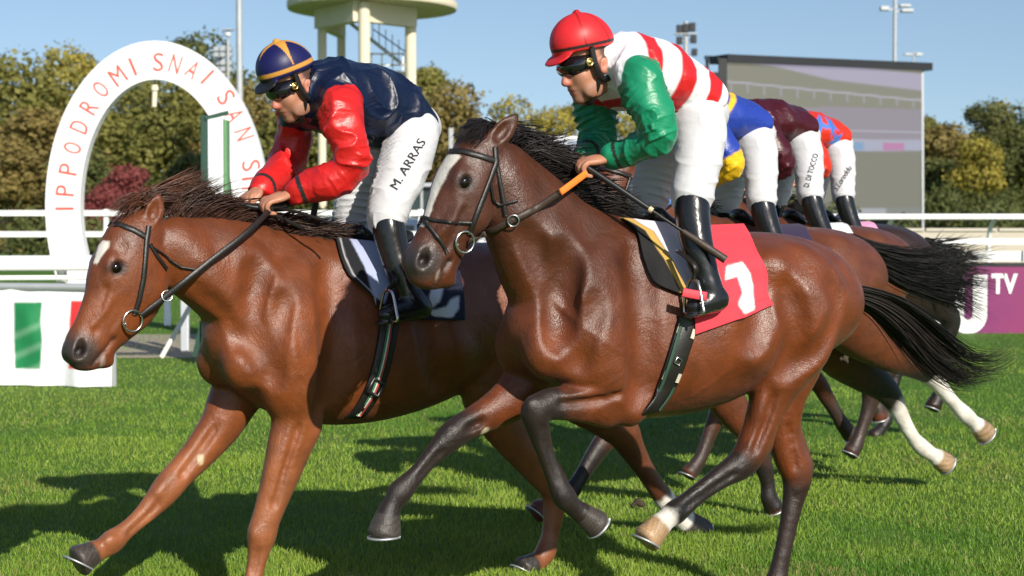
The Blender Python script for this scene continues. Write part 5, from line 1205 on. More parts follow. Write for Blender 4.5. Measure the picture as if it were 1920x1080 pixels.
# running rails: curved white posts carrying a rounded rail
def rail_fence(label, pts, rails, post_step, lean, m=M_WHITE, group='white running rails', plinth=None):
    root = empty('running_rail', loc=(0, 0, 0)); tag(root, label, 'rail', group)
    for a, b in zip(pts[:-1], pts[1:]):
        a, b = np.array([*a, 0.]), np.array([*b, 0.]); L = np.linalg.norm(b - a); n = max(1, int(L / post_step)); d = (b - a) / L; nr = np.array([-d[1], d[0], 0])
        for z, w, h in rails: beam('rail', a + [0, 0, z], b + [0, 0, z], w, h, m, root, bevel=min(w, h) * .3)
        zt = rails[0][0]
        for i in range(n + 1):
            p = a + d * (L * i / n)
            q = [p + nr * lean, p + nr * lean + [0, 0, zt * .55], p + nr * lean * .75 + [0, 0, zt * .82], p + nr * lean * .1 + [0, 0, zt * .97]]
            tube_obj('post', q, .055, m, root, sides=8, sub=3)
        if plinth: beam('board', a + [0, 0, plinth[0]], b + [0, 0, plinth[0]], .04, plinth[1], m, root)
    return root
g0, g1 = ground(-60, 700), ground(480, 662)
nearA, nearB = (-9.5, 18.6), (-2.2, 19.6)
rail_fence('low white running rail with curved posts behind the flag banner', [nearA, nearB], [(1.07, .12, .155), (.92, .05, .05)], 2.4, .25)
# fence of two white rails further back, left half
root = empty('rail_fence', loc=(0, 0, 0)); tag(root, 'tall white fence of two rails behind the arch and the tower', 'fence')
for z in (1.585, 1.17): beam('rail', (-24, 37, z), (3, 37, z), .06, .11, M_WHITE, root)
for x in np.arange(-23.5, 3.1, 3.1): beam('post', (x, 37.06, 0), (x, 37.06, 1.66), .09, .09, M_WHITE, root, up=(0, 1, 0))
# far right: white rail with curved posts and pale boards
rail_fence('white rail with curved posts on the far side, right of the screen', [(6.5, 44), (26, 44.6)], [(1.50, .10, .13)], 2.35, .6, plinth=(.92, .14))
root = empty('board_fence', loc=(0, 0, 0)); tag(root, 'low fence of white boards below the far rail on the right', 'fence')
for z, h in ((.62, .22), (.36, .22)): beam('board', (5, 42.0, z), (26, 42.4, z), .05, h, M_WHITE, root)
for x in np.arange(5.2, 26, 2.1): beam('post', (x, 42.06, 0), (x, 42.06, .76), .09, .09, M_WHITE, root, up=(0, 1, 0))
root = empty('low_wall', loc=(0, 0, 0)); tag(root, 'pale stone coloured low wall behind the far rail on the right', 'wall')
boxes('wall', [((6, 49, 0), (32, 49.3, 1.12))], mat('pale_wall', (.50, .45, .37), rough=.9, var=.15, scale=1), root)
for x in np.arange(7, 31, 1.9): boxes('coping', [((x, 48.95, 1.12), (x + 1.85, 49.35, 1.19))], mat('pale_coping', (.55, .50, .42), rough=.9), root)

# Italian flag banner, left
bl, br = at(-70, 722, 17.3), at(212, 712, 17.0); bl[2] = br[2] = 0
nb_u, nb_v = 240, 90; V = []; UV = []
for j in range(nb_v):
    for i in range(nb_u):
        s, t = i / (nb_u - 1), j / (nb_v - 1); p = bl + (br - bl) * s; V.append(p + np.array([0, .05 * math.sin(s * 21) * (1 - t) * .5 + .03 * vnoise(np.array([[s * 9, t * 3, 1.]]), 4)[0] - .10 * (1 - t), .01 + .88 * t])); UV.append((-70 + 282 * s, 722 - 178 * t))
UV = np.array(UV); C = np.tile(np.array((.80, .80, .80)), (len(V), 1))
C = mixc(C, (.012, .20, .065), softpoly(UV[:, 0], UV[:, 1], [(30, 570), (82, 568), (80, 600), (84, 640), (82, 690), (33, 692), (30, 640)])); C = mixc(C, (.70, .03, .03), softpoly(UV[:, 0], UV[:, 1], [(136, 566), (186, 566), (186, 690), (133, 690)]))
for k in range(3): C = mixc(C, C + .10 * (C[:, 1:2] < .5), band(UV[:, 1] + UV[:, 0] * .45, 640 + k * 38, 652 + k * 38, 6) * inpoly(UV[:, 0], UV[:, 1], [(30, 570), (84, 568), (84, 690), (30, 692)]))  # highlights of the wavy cloth, painted as paler streaks on the green
i, j = np.meshgrid(np.arange(nb_u - 1), np.arange(nb_v - 1)); i, j = i.ravel(), j.ravel(); F = np.stack([j * nb_u + i, j * nb_u + i + 1, (j + 1) * nb_u + i + 1, (j + 1) * nb_u + i], 1)
root = empty('flag_banner', loc=(0, 0, 0)); tag(root, 'white banner with green, white and red flag panels along the grass, left', 'banner')
o = link_mesh('printed_sheet', mesh_np('sheet', np.array(V), F, C), M_BANNER, root); md = o.modifiers.new('t', 'SOLIDIFY'); md.thickness = .01
tube_obj('top_bar', [bl + [0, .0, .91], br + [0, .0, .91]], .035, M_GREYM, root, sub=1)
for s in (.02, .35, .68, .99): beam('stake', bl + (br - bl) * s + [0, .12, 0], bl + (br - bl) * s + [0, .06, .9], .04, .04, M_GREYM, root, up=(0, 1, 0))

# purple banner, right
M_PURPLE, nt, b_ = nodes('purple_banner'); tcn = N(nt, 'ShaderNodeTexCoord'); gr = N(nt, 'ShaderNodeSeparateXYZ'); nt.links.new(tcn.outputs['Generated'], gr.inputs[0]); rp = N(nt, 'ShaderNodeValToRGB')
rp.color_ramp.elements[0].color = (.085, .010, .13, 1); rp.color_ramp.elements[1].color = (.22, .018, .11, 1); rp.color_ramp.elements[0].position = .1; rp.color_ramp.elements[1].position = .8
nz = N(nt, 'ShaderNodeTexNoise', Scale=2.5, Detail=3.0); ad = N(nt, 'ShaderNodeMath', operation='MULTIPLY_ADD'); nt.links.new(tcn.outputs['Generated'], nz.inputs['Vector']); nt.links.new(nz.outputs['Fac'], ad.inputs[0]); ad.inputs[1].default_value = .5; nt.links.new(gr.outputs[0], ad.inputs[2])
nt.links.new(ad.outputs[0], rp.inputs[0]); nt.links.new(rp.outputs[0], b_.inputs['Base Color']); b_.inputs['Roughness'].default_value = .5
Zp = 24.7; pl, pr = at(1762, 627, Zp)[0], at(2080, 627, Zp)[0]; root = empty('purple_banner', loc=(0, 0, 0)); tag(root, 'purple and magenta board with white lettering at the right edge', 'banner')
boxes('board', [((pl - .35, Zp, 0), (pr, Zp + .06, .88))], M_PURPLE, root); boxes('top_edge', [((pl - .35, Zp - .01, .882), (pr, Zp + .07, .93))], M_BLACKM, root)
for x in (pl + .2, pl + 1.2, pl + 2.1): beam('stay', (x, Zp + .08, .8), (x, Zp + .5, 0), .04, .04, M_GREYM, root)
def letter(ch, u, v, Y, hpx, m, parent, rot=0., bold=0.03, wpx=None, depth=.004, name='letter'):
    me = text_mesh(ch, extr=.5, bold=bold); n = len(me.vertices); co = np.zeros(n * 3); me.vertices.foreach_get('co', co); co = co.reshape(-1, 3); k = Y / FPX
    x0, x1 = co[:, 0].min(), co[:, 0].max(); y0, y1 = co[:, 1].min(), co[:, 1].max(); sc = hpx * k / (y1 - y0); sx = sc if wpx is None else wpx * k / (x1 - x0)
    x = (co[:, 0] - (x0 + x1) / 2) * sx; y = (co[:, 1] - (y0 + y1) / 2) * sc; c, s = math.cos(rot), math.sin(rot); P0 = at(u, v, Y)
    co = np.stack([P0[0] + x * c - y * s, P0[1] - co[:, 2] * depth * 2, P0[2] + x * s + y * c], 1); me.vertices.foreach_set('co', co.ravel()); me.update(); return link_mesh(name, me, m, parent, smooth=False)
letter('T', 1871, 532, Zp - .006, 38, M_WHITE, root, wpx=25, bold=.04); letter('V', 1894, 532, Zp - .006, 38, M_WHITE, root, wpx=28, bold=.04)
# big rounded letter
def ring_letter(u0, u1, v0, v1, w, Y, parent, m):
    k = Y / FPX; P0 = at((u0 + u1) / 2, v1, Y); rx = (u1 - u0) / 2 * k; H_ = (v1 - v0) * k; w *= k; out, inn = [], []
    for i in range(21):
        a = math.pi + math.pi * i / 20; out.append((rx * math.cos(a), rx + rx * math.sin(a))); inn.append(((rx - w) * math.cos(a), rx + (rx - w) * math.sin(a)))
    out = [(-rx, H_)] + out + [(rx, H_)]; inn = [(-rx + w, H_)] + inn + [(rx - w, H_)]; n = len(out); V = []
    for yy in (0, -.012): V += [(P0[0] + x, Y + yy, P0[2] + z) for x, z in out] + [(P0[0] + x, Y + yy, P0[2] + z) for x, z in inn]
    F = []
    for i in range(n - 1): F += [(2 * n + i, 2 * n + i + 1, 3 * n + i + 1, 3 * n + i), (i, i + 1, 2 * n + i + 1, 2 * n + i), (n + i + 1, n + i, 3 * n + i, 3 * n + i + 1)]
    return link_mesh('letter', mesh_np('letter', np.array(V), np.array(F)), m, parent, smooth=False)
ring_letter(1780, 1850, 515, 626, 27, Zp - .004, root, M_WHITE); ring_letter(1695, 1765, 515, 626, 27, Zp - .004, root, M_WHITE)

# the arch
Za = 23.0; ka = Za / FPX; root = empty('finish_arch', loc=(0, 0, 0)); tag(root, 'white oval arch with red lettering, behind the running rail', 'arch')
cx, cz = at(293, 390, Za)[0], at(293, 390, Za)[2]; out, inn = [], []
for i in range(65):
    a = R(-52 + (284) * i / 64); out.append((cx + 208 * ka * math.cos(a), cz + 312 * ka * math.sin(a))); inn.append((cx + 143 * ka * math.cos(a), cz + 240 * ka * math.sin(a)))
for L_ in (out, inn):                                             # the legs reach the ground
    L_[0] = (L_[0][0], 0.0) if L_[0][1] > 0 else L_[0]; L_[-1] = (L_[-1][0], 0.0)
n = len(out); V = []
for yy in (0, .22): V += [(x, Za + yy, z) for x, z in out] + [(x, Za + yy, z) for x, z in inn]
F = []
for i in range(n - 1): F += [(i + 1, i, n + i, n + i + 1), (2 * n + i, 2 * n + i + 1, 3 * n + i + 1, 3 * n + i), (i, i + 1, 2 * n + i + 1, 2 * n + i), (n + i + 1, n + i, 3 * n + i, 3 * n + i + 1)]
link_mesh('arch_body', mesh_np('arch', np.array(V), np.array(F)), M_WHITE, root, smooth=False)
for ch, u, v in [('I', 121, 391), ('P', 122, 357), ('P', 128, 317), ('O', 136, 277), ('D', 149, 237), ('R', 167, 200), ('O', 189, 167), ('M', 221, 142), ('I', 249, 125), ('S', 297, 116), ('N', 329, 120), ('A', 362, 130), ('I', 389, 144), ('S', 424, 182), ('A', 440, 216), ('N', 458, 251), ('S', 471, 310), ('I', 471, 334), ('R', 471, 360), ('O', 470, 392)]:
    nx, ny = (u - 293) / 175 ** 2, -(v - 390) / 276 ** 2; L_ = math.hypot(nx, ny); rot = math.atan2(ny, nx) - math.pi / 2
    letter(ch, u, v, Za - .004, 34, M_ARCHRED, root, rot=rot, bold=-.004, wpx=None if ch == 'I' else (25 if ch == 'M' else 19))
lamp = empty('hanging_lamp', loc=at(290, 150, Za + .1)); tag(lamp, 'small cream lamp hanging inside the arch', 'lamp')
tube_obj('cord', [(0, 0, .05), (0, 0, -.06)], .006, M_BLACKM, lamp, sub=1); tube_obj('shade', [(0, 0, -.06), (0, 0, -.13), (0, 0, -.135), (-.01, 0, -.33)], [.04, .05, .035, .03], M_CREAM, lamp, sides=12)

# winning post with mirror panel, stays and small posts
Zw = 19.6; q = lambda u, v, Y=Zw: at(u, v, Y); root = empty('winning_post', loc=(0, 0, 0)); tag(root, 'green winning post with a white panel, in front of the arch', 'post')
zt = q(395, 216)[2]
boxes('post', [((q(374, 0)[0], Zw, 0), (q(387, 0)[0], Zw + .2, zt))], M_DGREEN, root, bevel=.01); boxes('panel', [((q(388, 0)[0], Zw - .02, .45), (q(417, 0)[0], Zw + .15, zt - .03))], mat('panel_white', (.70, .73, .76), rough=.35, var=.05, scale=4), root, bevel=.01)
boxes('side_frame', [((q(418, 0)[0], Zw, .3), (q(424, 0)[0], Zw + .2, zt - .05))], mat('mid_green_paint', (.12, .28, .12), rough=.5), root); beam('top_vane', q(385, 222), q(428, 211), .04, .04, M_DGREEN, root)
beam('brace', q(366, 668, Zw + .1), q(382, 600, Zw + .1), .06, .06, M_DGREEN, root)
for (u0, v0, u1, v1, w, m, nm, lab) in ((347, 660, 347, 520, .09, M_GREYM, 'grey_post', 'slim grey post standing left of the winning post'), (314, 612, 314, 520, .085, M_WHITE, 'white_post', 'white post standing on the grass under the chestnut\'s throat'), (302, 672, 356, 575, .05, mat('pale_pole', (.62, .60, .52), rough=.6), 'leaning_pole', 'pale pole leaning beside the path under the chestnut\'s neck')):
    Zq = CAMH * FPX / (v0 - 400); o = beam(nm, at(u0, v0, Zq), at(u1, v1, Zq + .3), w, w, m, None, up=(0, 1, 0), bevel=.008); tag(o, lab, 'post')

# judges' tower
Zt = 62.0; t = lambda u, v, Y=Zt: at(u, v, Y); root = empty('judges_tower', loc=(0, 0, 0)); tag(root, 'cream concrete tower on columns with an oval deck', 'tower')
for u, w, yy in ((604, 17, 0), (683, 22, -2.5), (770, 21, -.5), (640, 16, 3.0)):
    x = t(u, 100, Zt + yy)[0]; r = w / 2 * (Zt + yy) / FPX; tube_obj('column', [(x, Zt + yy, 0), (x, Zt + yy, 4), (x, Zt + yy, t(0, 22)[2])], r, M_CREAM, root, sides=16, sub=1)
cxx, zd = t(697, 20)[0], t(697, 20)[2]; V = []; nn = 48
for rx, ry, z in ((2.78, 3.4, zd + .05), (2.80, 3.45, zd + .12), (2.80, 3.45, zd + .28), (2.75, 3.35, zd + .30)): V += [(cxx + rx * math.cos(2 * math.pi * i / nn), Zt + .3 + ry * math.sin(2 * math.pi * i / nn), z) for i in range(nn)]
Q = []
for k in range(3): Q += [(k * nn + i, k * nn + (i + 1) % nn, (k + 1) * nn + (i + 1) % nn, (k + 1) * nn + i) for i in range(nn)]
V += [(cxx, Zt + .3, zd + .05), (cxx, Zt + .3, zd + .30)]; Tt = [(4 * nn, (i + 1) % nn, i) for i in range(nn)] + [(4 * nn + 1, 3 * nn + i, 3 * nn + (i + 1) % nn) for i in range(nn)]
link_mesh('deck', mesh_np('deck', np.array(V), [np.array(Q), np.array(Tt)]), M_CREAM, root, smooth=False)
xs = [t(u, 0)[0] for u in (604, 683, 770)]
beam('girder', (xs[0] - .1, Zt, zd - .28), (xs[1], Zt - 2.5, zd - .28), .35, .64, M_CREAM, root); beam('girder', (xs[1], Zt - 2.5, zd - .28), (xs[2] + .1, Zt - .5, zd - .28), .35, .64, M_CREAM, root); beam('girder', (xs[0], Zt, zd - .28), (t(640, 0, Zt + 3)[0], Zt + 3, zd - .28), .3, .64, M_CREAM, root)
boxes('cabin', [((cxx - 2.3, Zt - 1.6, zd + .3), (cxx + 2.35, Zt + 2.4, zd + 3.0))], mat('cabin_white', (.75, .76, .78), rough=.5), root)
for k in range(6): boxes('window', [((cxx - 2.1 + k * .75, Zt - 1.63, zd + .9), (cxx - 1.5 + k * .75, Zt - 1.602, zd + 2.5))], mat('cabin_glass', (.10, .14, .20), rough=.1), root)
beam('stair', t(655, 42, Zt + 1.2), t(764, 128, Zt + 1.2), .8, .10, M_GREYM, root); beam('stair_rail', t(700, 55, Zt + .8), t(764, 100, Zt + .8), .04, .04, M_BLACKM, root)
for k in range(9): a = k / 8; p = t(662, 50, Zt + 1.2) * (1 - a) + t(760, 126, Zt + 1.2) * a; beam('baluster', p, p + [0, 0, .75], .03, .03, M_GREYM, root, up=(0, 1, 0))
for v in (101, 122, 134): beam('landing_rail', t(695, v, Zt + .6), t(757, v, Zt + .6), .05, .06, M_WHITE, root)
for u in (696, 716, 736, 756): beam('landing_post', t(u, 136, Zt + .6), t(u, 100, Zt + .6), .05, .05, M_WHITE, root, up=(0, 1, 0))
boxes('landing', [((t(694, 0)[0], Zt + .2, t(0, 140)[2]), (t(758, 0)[0], Zt + 1.2, t(0, 134)[2]))], M_CREAM, root)

# light masts
def mast(u, w_px, Y, top_v, label, heads=()):
    x = at(u, 300, Y)[0]; root = empty('light_mast', loc=(x, Y, 0)); tag(root, label, 'light mast', 'floodlight masts'); H_ = at(u, top_v, Y)[2]; r = w_px / 2 * Y / FPX
    tube_obj('pole', [(0, 0, 0), (0, 0, H_ * .5), (0, 0, H_)], [r * 1.15, r, r * .85], M_GREYM, root, sides=12, sub=1)
    for (du, v, wpx, hpx) in heads:
        k = Y / FPX; z = at(u, v, Y)[2]; boxes('lamp_head', [((du * k - wpx * k / 2, -.3, z - hpx * k / 2), (du * k + wpx * k / 2, .25, z + hpx * k / 2))], M_BLACKM if hpx > 9 else M_GREYM, root, bevel=.03)
        if abs(du) > 2: beam('bracket', (0, 0, z - .05), (du * k, 0, z - .05), .08, .08, M_GREYM, root)
    return root
mast(450, 13, 48, -120, 'tall grey pole left of the navy helmet')
mast(1285, 9, 130, 40, 'floodlight mast with stacked dark lamps above the hooped jockey', [(-12, 55, 11, 16), (0, 53, 11, 16), (12, 51, 11, 16), (-12, 76, 11, 14), (14, 74, 11, 14), (16, 98, 10, 13), (0, 64, 42, 2.5)])
mast(1676, 8, 120, -60, 'tall light mast right of the screen, lamps on side arms', [(-20, 16, 16, 8), (18, 11, 20, 5), (22, 20, 22, 6)])
mast(1711, 4, 190, 96, 'far low light mast at the corner of the screen', [(-10, 102, 14, 4), (10, 102, 12, 6)])
root = empty('globe_lamp', loc=(at(427, 0, 80)[0], 80, 0)); tag(root, 'globe lamp on a pale pole rising behind the arch', 'street lamp'); z = at(427, 64, 80)[2]
tube_obj('pole', [(0, 0, 0), (0, 0, z - .2)], .06, M_GREYM, root, sub=1); o = link_mesh('globe', sphere_mesh('globe', .13), M_WHITE, root); o.location = (0, 0, z); boxes('cap', [((-.25, -.25, z + .16), (.25, .25, z + .20))], M_GREYM, root)
# loudspeaker / lamp rack next to it
root = empty('lamp_rack', loc=(at(418, 0, 82)[0], 82, 0)); tag(root, 'rack of grey floodlights on a mast behind the arch', 'light mast'); tube_obj('pole', [(0, 0, 0), (0, 0, at(0, 85, 82)[2])], .08, M_GREYM, root, sub=1)
for v in (92, 103, 118, 130):
    for du in (-12, 0, 12): k = 82 / FPX; z = at(0, v, 82)[2]; boxes('lamp_head', [((du * k - .11, -.2, z - .09), (du * k + .11, .2, z + .09))], M_GREYM, root)

# big screen
Zs0, Zs1 = 70.0, 74.5; root = empty('video_screen', loc=(0, 0, 0)); tag(root, 'big outdoor video screen in a black frame showing an empty track', 'screen')
def spt(u, v):                                                    # point on the screen's slanted plane
    a, b = at(1362, 200, Zs0), at(1728, 200, Zs1); d = ray(u, v); ax, ay = a[0], a[1]; bx, by = b[0], b[1]
    t_ = (ax * (by - ay) - ay * (bx - ax)) / (d[0] * (by - ay) - d[1] * (bx - ax)); return CAMP + d * t_
nu, nv = 130, 100; U_, V_ = np.meshgrid(np.linspace(1362, 1728, nu), np.linspace(0, 1, nv)); top = 116 + (U_ - 1362) / 366 * 16; vv = top + (406 - top) * V_; uu = U_
C = np.tile(np.array((.30, .27, .33)), (nu * nv, 1)); u_, v_ = uu.ravel(), vv.ravel(); OL, LIL, RW = np.array((.235, .235, .175)), np.array((.44, .41, .55)), np.array((.50, .50, .60))
f1 = lambda xs, ys: np.interp(u_, xs, ys)
C = mixc(C, OL, v_ < f1([1362, 1500, 1728], [190, 200, 204])); C = mixc(C, LIL, band(v_, f1([1362, 1450, 1560, 1728], [80, 118, 122, 138]), f1([1362, 1450, 1560, 1728], [112, 124, 150, 170]), 2))
C = mixc(C, RW, band(v_, f1([1362, 1728], [151, 187]), f1([1362, 1728], [154, 190]), 1)); 
for k in range(12): C = mixc(C, RW * .8, band(u_, 1370 + 31 * k, 1373 + 31 * k, 1) * band(v_, f1([1362, 1728], [152, 188]), f1([1362, 1728], [172, 203]), 1) * .8)
C = mixc(C, RW * .9, band(v_, f1([1362, 1728], [236, 247]), f1([1362, 1728], [239, 250]), 1)); C = mixc(C, RW * .9, band(v_, f1([1362, 1728], [258, 262]), f1([1362, 1728], [261, 265]), 1))
C = mixc(C, OL * .85, smoothstep(282, 285, v_)); C = mixc(C, (.42, .44, .58), band(v_, 264, 283, 1) * (u_ > 1600)); C = mixc(C, (.55, .20, .45), band(v_, 268, 281, 1) * band(u_, 1655, 1695, 1)); C = mixc(C, (.20, .38, .62), band(v_, 266, 282, 1) * band(u_, 1590, 1620, 1))
C = mixc(C, (.22, .24, .22), smoothstep(388, 391, v_)); C = mixc(C, (.42, .44, .48), band(v_, 391, 404, 1) * band(u_, 1570, 1662, 1))
P_ = np.array([spt(a, b) for a, b in zip(u_, v_)]); i, j = np.meshgrid(np.arange(nu - 1), np.arange(nv - 1)); i, j = i.ravel(), j.ravel()
M_SCREEN, nt, b_ = nodes('led_screen'); a_ = N(nt, 'ShaderNodeAttribute', attribute_name='tint'); b_.inputs['Base Color'].default_value = (.03, .03, .03, 1); nt.links.new(a_.outputs['Color'], b_.inputs['Emission Color']); b_.inputs['Emission Strength'].default_value = .60; b_.inputs['Roughness'].default_value = .6
link_mesh('display', mesh_np('display', P_, np.stack([j * nu + i, (j + 1) * nu + i, (j + 1) * nu + i + 1, j * nu + i + 1], 1), C), M_SCREEN, root, smooth=False)
dv = np.array([.4, 1.0, 0]); pA, pB = spt(1352, 112), spt(1733, 129)
beam('top_frame', spt(1350, 109) + [0, .5, 0], spt(1735, 125) + [0, .5, 0], 1.2, .30, M_BLACKM, root); beam('side_frame', spt(1355, 110), at(1355, 470, spt(1355, 110)[1]), .30, .30, M_BLACKM, root, up=(0, 1, 0)); beam('side_frame', spt(1730, 128) + [0, .1, 0], at(1730, 470, spt(1730, 128)[1]), .08, .2, M_GREYM, root, up=(0, 1, 0))
beam('top_return', spt(1350, 109) + [.05, .4, 0], at(1325, 108, 77), .2, .16, M_BLACKM, root); beam('rear_post', at(1326, 108, 77), at(1326, 470, 77), .14, .14, M_BLACKM, root, up=(0, 1, 0))
boxes('cabinet_back', [((spt(1364, 200)[0], Zs1 + .3, .2), (spt(1726, 200)[0], Zs1 + .8, spt(1726, 134)[2]))], M_BLACKM, root)
boxes('foundation', [((spt(1364, 200)[0], Zs1 + .3, 0), (spt(1726, 200)[0], Zs1 + 1.6, .2))], M_GREYM, root)

# glazed booth, shelter and parked cars behind the track
root = empty('glazed_booth', loc=(0, 0, 0)); tag(root, 'dark glazed booth with a grey roof edge below the tower', 'booth'); Zb = 46.0; bq = lambda u, v: at(u, v, Zb)
x0, x1 = bq(742, 0)[0], bq(862, 0)[0]; boxes('wall', [((x0, Zb, 0), (x1, Zb + 2, .5))], M_CREAM, root); boxes('roof', [((x0 - .1, Zb - .15, bq(0, 350)[2]), (x1 + .1, Zb + 2.1, bq(0, 343)[2]))], M_GREYM, root)
for k in range(5):
    xa = x0 + (x1 - x0) * k / 5; boxes('pane', [((xa + .04, Zb + .03, .5), (xa + (x1 - x0) / 5 - .04, Zb + .06, bq(0, 350)[2]))], mat('dark_glass', (.03, .05, .05), rough=.08), root); beam('mullion', (xa, Zb + .02, .5), (xa, Zb + .02, bq(0, 350)[2]), .06, .06, M_GREYM, root, up=(0, 1, 0))
root = empty('glass_shelter', loc=(0, 0, 0)); tag(root, 'pale framed shelter with sloping grey glass behind the bay\'s mane', 'shelter'); Zh = 52.0; hq = lambda u, v, dy=0: at(u, v, Zh + dy)
for u in (846, 1000, 1096): beam('post', at(u, 500, Zh), hq(u, 240), .12, .12, M_GREYM, root, up=(0, 1, 0))
beam('ridge', hq(1000, 259), hq(1098, 259), .12, .10, M_WHITE, root)
for k in range(3):
    a, b = hq(1003 + 31 * k, 262), hq(1031 + 31 * k, 262); c, d = hq(1031 + 31 * k - 18, 312, -2), hq(1003 + 31 * k - 18, 312, -2)
    o = link_mesh('glass_pane', mesh_np('pane', np.array([a, b, c, d]), np.array([[0, 1, 2, 3]])), mat('grey_glass', (.30, .34, .40), rough=.15), root, smooth=False); md = o.modifiers.new('t', 'SOLIDIFY'); md.thickness = .03; beam('glazing_bar', b + [.04, 0, 0], c + [.04, 0, 0], .06, .06, M_WHITE, root)
boxes('back_wall', [((hq(1000, 0)[0], Zh + .2, 0), (hq(1098, 0)[0], Zh + .4, hq(0, 300)[2]))], M_GREYM, root)
def car(label, x, Y, paint, ang=0.):
    root = empty('parked_car', loc=(x, Y, 0)); root.rotation_euler = (0, 0, ang); tag(root, label, 'car', 'cars parked behind the track')
    g = SDF((-2.4, -1.1, .1), (2.4, 1.1, 1.7), .05); g.loft([(-2.0, 0, .62), (-1.2, 0, .66), (0, 0, .66), (1.2, 0, .62), (2.05, 0, .55)], [(0, 0, .27), (0, 0, .33), (0, 0, .33), (0, 0, .30), (0, 0, .22)], [.78, .86, .88, .86, .76], k=.05, sub=3); g.loft([(-1.3, 0, 1.0), (-.7, 0, 1.12), (.2, 0, 1.14), (1.0, 0, .92)], [(0, 0, .25), (0, 0, .33), (0, 0, .32), (0, 0, .16)], [.62, .70, .70, .66], k=.05, sub=3)
    V, Q = g.mesh(); link_mesh('body', mesh_np('body', V, Q), paint, root)
    for sg in (1, -1):
        boxes('window', [((-1.05, sg * .70 - .02, 1.02), (-.25, sg * .70 + .02, 1.32)), ((-.15, sg * .70 - .02, 1.02), (.65, sg * .70 + .02, 1.30))], mat('car_glass', (.02, .025, .03), rough=.05), root)
        for xx in (-1.3, 1.35):
            o = link_mesh('wheel', disc_mesh(.32, .2), M_RUBBER, root); o.matrix_local = Matrix.Translation((xx, sg * .72, .32)) @ Matrix.Rotation(-sg * math.pi / 2, 4, 'X')
    return root
car('blue grey car parked behind the rails, right of the tower\'s column', at(800, 0, 42)[0], 42, mat('blue_grey_paint', (.10, .15, .22), rough=.25, metal=.4, coat=.8)); car('silver car parked behind the rails, left of the blue grey one', at(620, 0, 43)[0], 43, mat('silver_paint', (.45, .46, .48), rough=.3, metal=.6, coat=.8))
car('white car parked behind the horses, right of the glazed booth', at(925, 0, 43)[0], 43, mat('white_paint', (.7, .7, .7), rough=.3, coat=.8))
print('setting', round(time.time() - T0, 1))
# ---------------------------------------------------------------- trees
def leaf_mat(name, c, c2):
    m, nt, b = nodes(name); a_ = N(nt, 'ShaderNodeAttribute', attribute_name='tint'); mx = N(nt, 'ShaderNodeMix', data_type='RGBA'); sp = N(nt, 'ShaderNodeSeparateColor'); nt.links.new(a_.outputs['Color'], sp.inputs[0])
    nt.links.new(sp.outputs[0], mx.inputs['Factor']); mx.inputs['A'].default_value = (*c, 1); mx.inputs['B'].default_value = (*c2, 1); nt.links.new(mx.outputs['Result'], b.inputs['Base Color'])
    b.inputs['Roughness'].default_value = .65; b.inputs['Specular IOR Level'].default_value = .25
    tr = N(nt, 'ShaderNodeBsdfTranslucent'); nt.links.new(mx.outputs['Result'], tr.inputs[0]); ms = N(nt, 'ShaderNodeMixShader'); ms.inputs[0].default_value = .25
    nt.links.new(b.outputs[0], ms.inputs[1]); nt.links.new(tr.outputs[0], ms.inputs[2]); nt.links.new(ms.outputs[0], nt.nodes['Material Output'].inputs[0]); return m
LEAF = {'olive': leaf_mat('leaf_olive', (.125, .135, .034), (.245, .225, .055)), 'yellow': leaf_mat('leaf_yellow', (.23, .205, .036), (.38, .31, .055)), 'brown': leaf_mat('leaf_rust', (.165, .135, .045), (.27, .205, .062)),
        'dark': leaf_mat('leaf_dark', (.070, .088, .028), (.140, .148, .042)), 'red': leaf_mat('leaf_red', (.17, .036, .038), (.28, .08, .072)), 'green': leaf_mat('leaf_green', (.075, .12, .018), (.16, .20, .030))}
M_BARK = mat('bark', (.10, .085, .065), rough=.9, var=.3, scale=6, bump=.5, bscale=18)
def crown_np(seed, H, W, nleaf, base=.22, leaf=.17, lobes=26, loose=.25):
    r = np.random.default_rng(seed); L = []
    for k in range(lobes):
        z = r.uniform(base, .93); prof = math.sin(min(1, (z - base * .6) / (1 - base * .6)) * math.pi) ** .6; a = r.uniform(0, 6.28); d = r.uniform(.1, .62) * prof
        L.append((d * W / 2 * math.cos(a), d * W / 2 * math.sin(a), z * H, r.uniform(.20, .36) * W / 2 * (1.15 - .35 * z), r.uniform(0, 1)))
    L.append((0, 0, H * .6, W * .27, .4)); L.append((0, 0, H * .88, W * .15, .6)); L = np.array(L)
    i = r.choice(len(L), nleaf, p=(L[:, 3] ** 2) / (L[:, 3] ** 2).sum()); n = r.normal(0, 1, (nleaf, 3)); n /= np.linalg.norm(n, axis=1, keepdims=True); rad = r.uniform(.55, 1, nleaf) ** .6 * (1 + loose * (r.random(nleaf) < .15) * r.random(nleaf) * 2)
    c = L[i, :3] + n * (L[i, 3] * rad)[:, None] * [1, 1, .85]; q = n + r.normal(0, .55, (nleaf, 3)); q /= np.linalg.norm(q, axis=1, keepdims=True); a = np.cross(q, r.normal(0, 1, (nleaf, 3))); a /= np.linalg.norm(a, axis=1, keepdims=True) + 1e-9; b = np.cross(q, a)
    s = (leaf * r.uniform(.6, 1.3, nleaf))[:, None]; V = np.stack([c - a * s * .6, c - b * s * .45, c + a * s * .6, c + b * s * .45], 1).reshape(-1, 3)
    tint = np.clip(L[i, 4] * .6 + r.uniform(0, .5, nleaf) + .15 * (c[:, 2] / H - .5), 0, 1); return V, np.arange(nleaf * 4).reshape(-1, 4), np.repeat(np.stack([tint] * 3, 1), 4, 0), L
VAR = []
